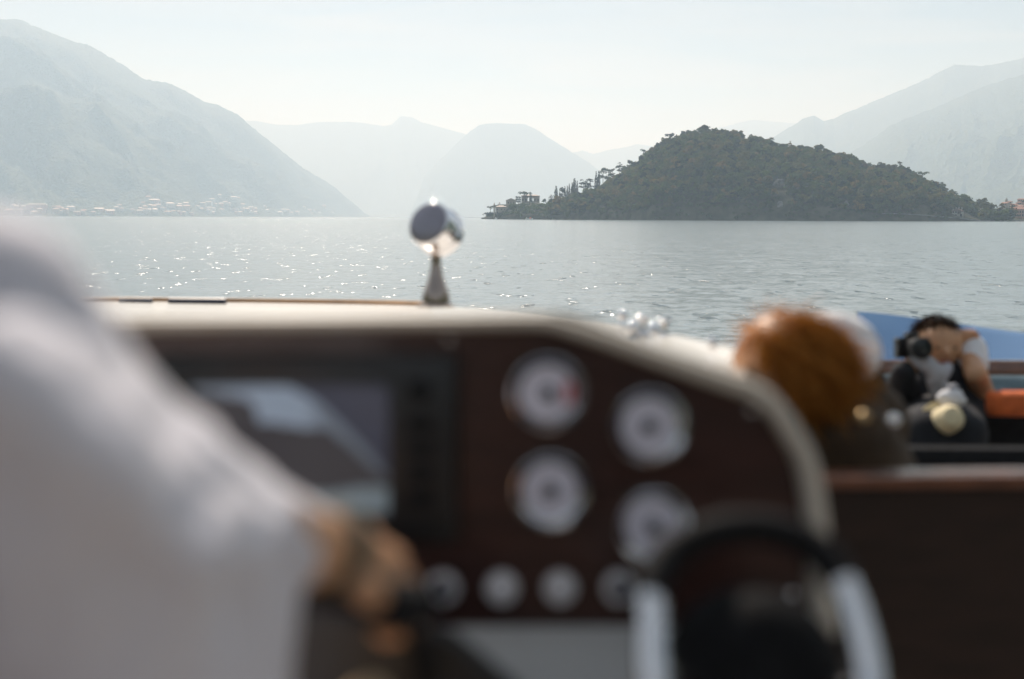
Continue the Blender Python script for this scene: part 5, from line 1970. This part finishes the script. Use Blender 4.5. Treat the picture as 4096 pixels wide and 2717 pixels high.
body('jacket', [[(T(3755, 1530, 0.03), 0.10), (T(3758, 1575, 0.04), 0.150), (T(3765, 1720, 0.0), 0.175)], [(T(3757, 1540, 0.04), 0.09), (lsh_, 0.066), (T(3604, 1578, -0.07), 0.055), (le, 0.044)], [(T(3757, 1540, 0.04), 0.09), (rsh, 0.070), (T(3912, 1562, -0.03), 0.056)]], 0.010, M_DARKCLOTH, pho, 4, fold=0.01)
body('sleeve', [[(T(3876, 1420, 0.0), 0.060), (T(3884, 1400, 0.0), 0.056), (T(3888, 1455, -0.04), 0.056)]], 0.008, M_SHIRT, pho, 4, fold=0.008)
body('scarf', [[(T(3668, 1440, -0.16), 0.026), (T(3712, 1458, -0.19), 0.032), (T(3738, 1490, -0.19), 0.034), (T(3752, 1540, -0.17), 0.032), (T(3752, 1580, -0.16), 0.022)], [(T(3790, 1470, -0.08), 0.02), (T(3775, 1500, -0.12), 0.02)]], 0.006, M_GREYCLOTH, pho, 4, fold=0.01, foldscale=0.05)
body('trousers', [[(T(3765, 1720, 0.0), 0.16), (T(3700, 1740, -0.4), 0.09), (T(3690, 1950, -0.45), 0.06)], [(T(3765, 1720, 0.0), 0.16), (T(3840, 1740, -0.4), 0.09), (T(3850, 1950, -0.45), 0.06)]], 0.015, M_DARKCLOTH, pho, 3)
# the camera held beside the face
cam_o = empty('camera', T(3664, 1390, -0.16), 'black camera held up beside the face of the photographer', 'camera')
Rm = Matrix((RT, -FW, UP)).transposed()
mb = MB()
cc = T(3645, 1392, -0.13)
mb.box(cc, 0.115, 0.045, 0.075, Rm)
mb.box(cc + UP * 0.045, 0.045, 0.04, 0.022, Rm)
mb.build('camera_body', M_BLACK, cam_o, smooth=False, bevel=0.006)
mb = MB()
mb.lathe([(0.034, 0.02), (0.034, 0.07), (0.038, 0.075), (0.038, 0.095), (0.030, 0.097)], cc, -FW, 28)
mb.build('lens_barrel', M_BLACK, cam_o)
mb = MB()
mb.lathe([(0.031, 0.090), (0.018, 0.093), (0.0003, 0.094)], cc, -FW, 24)
mb.build('lens_glass', M_GLASS, cam_o)
# straw hat on the lap and a white cup
hat = empty('straw_hat', T(3770, 1690, -0.42), 'cream straw hat lying on the lap of the photographer', 'hat')
mb = MB()
hx = (-FW + UP * 0.35).normalized()
mb.lathe([(0.0003, 0.085), (0.030, 0.080), (0.044, 0.060), (0.048, 0.0)], T(3772, 1690, -0.44), hx, 28)
mb.build('hat_crown', M_CREAM, hat)
mb = MB()
mb.lathe([(0.047, 0.002), (0.066, -0.006), (0.074, -0.002), (0.074, -0.004), (0.046, -0.002)], T(3772, 1690, -0.44), hx, 32)
mb.build('hat_brim', M_CREAM, hat)
pouch = empty('pouch', T(3806, 1592, -0.42), 'white cloth pouch between the photographer and the straw hat', 'pouch')
mb = MB()
mb.ball(T(3806, 1594, -0.42), 0.040, 24, 16, (1.15, 0.8, 0.85))
for i, q in enumerate(mb.v):
    mb.v[i] = q + (q - T(3806, 1594, -0.42)) * float(fbm(np.array([q.x * 40]), np.array([q.z * 40]), 2, 3)[0] - 0.5) * 0.5
mb.build('pouch_bag', M_SHIRT, pouch)
mb = MB()
mb.ball(T(3812, 1592, -0.42) + UP * 0.036, 0.014, 14, 10, (1.3, 1, 0.8))
mb.build('drawstring_neck', M_GREYCLOTH, pouch)
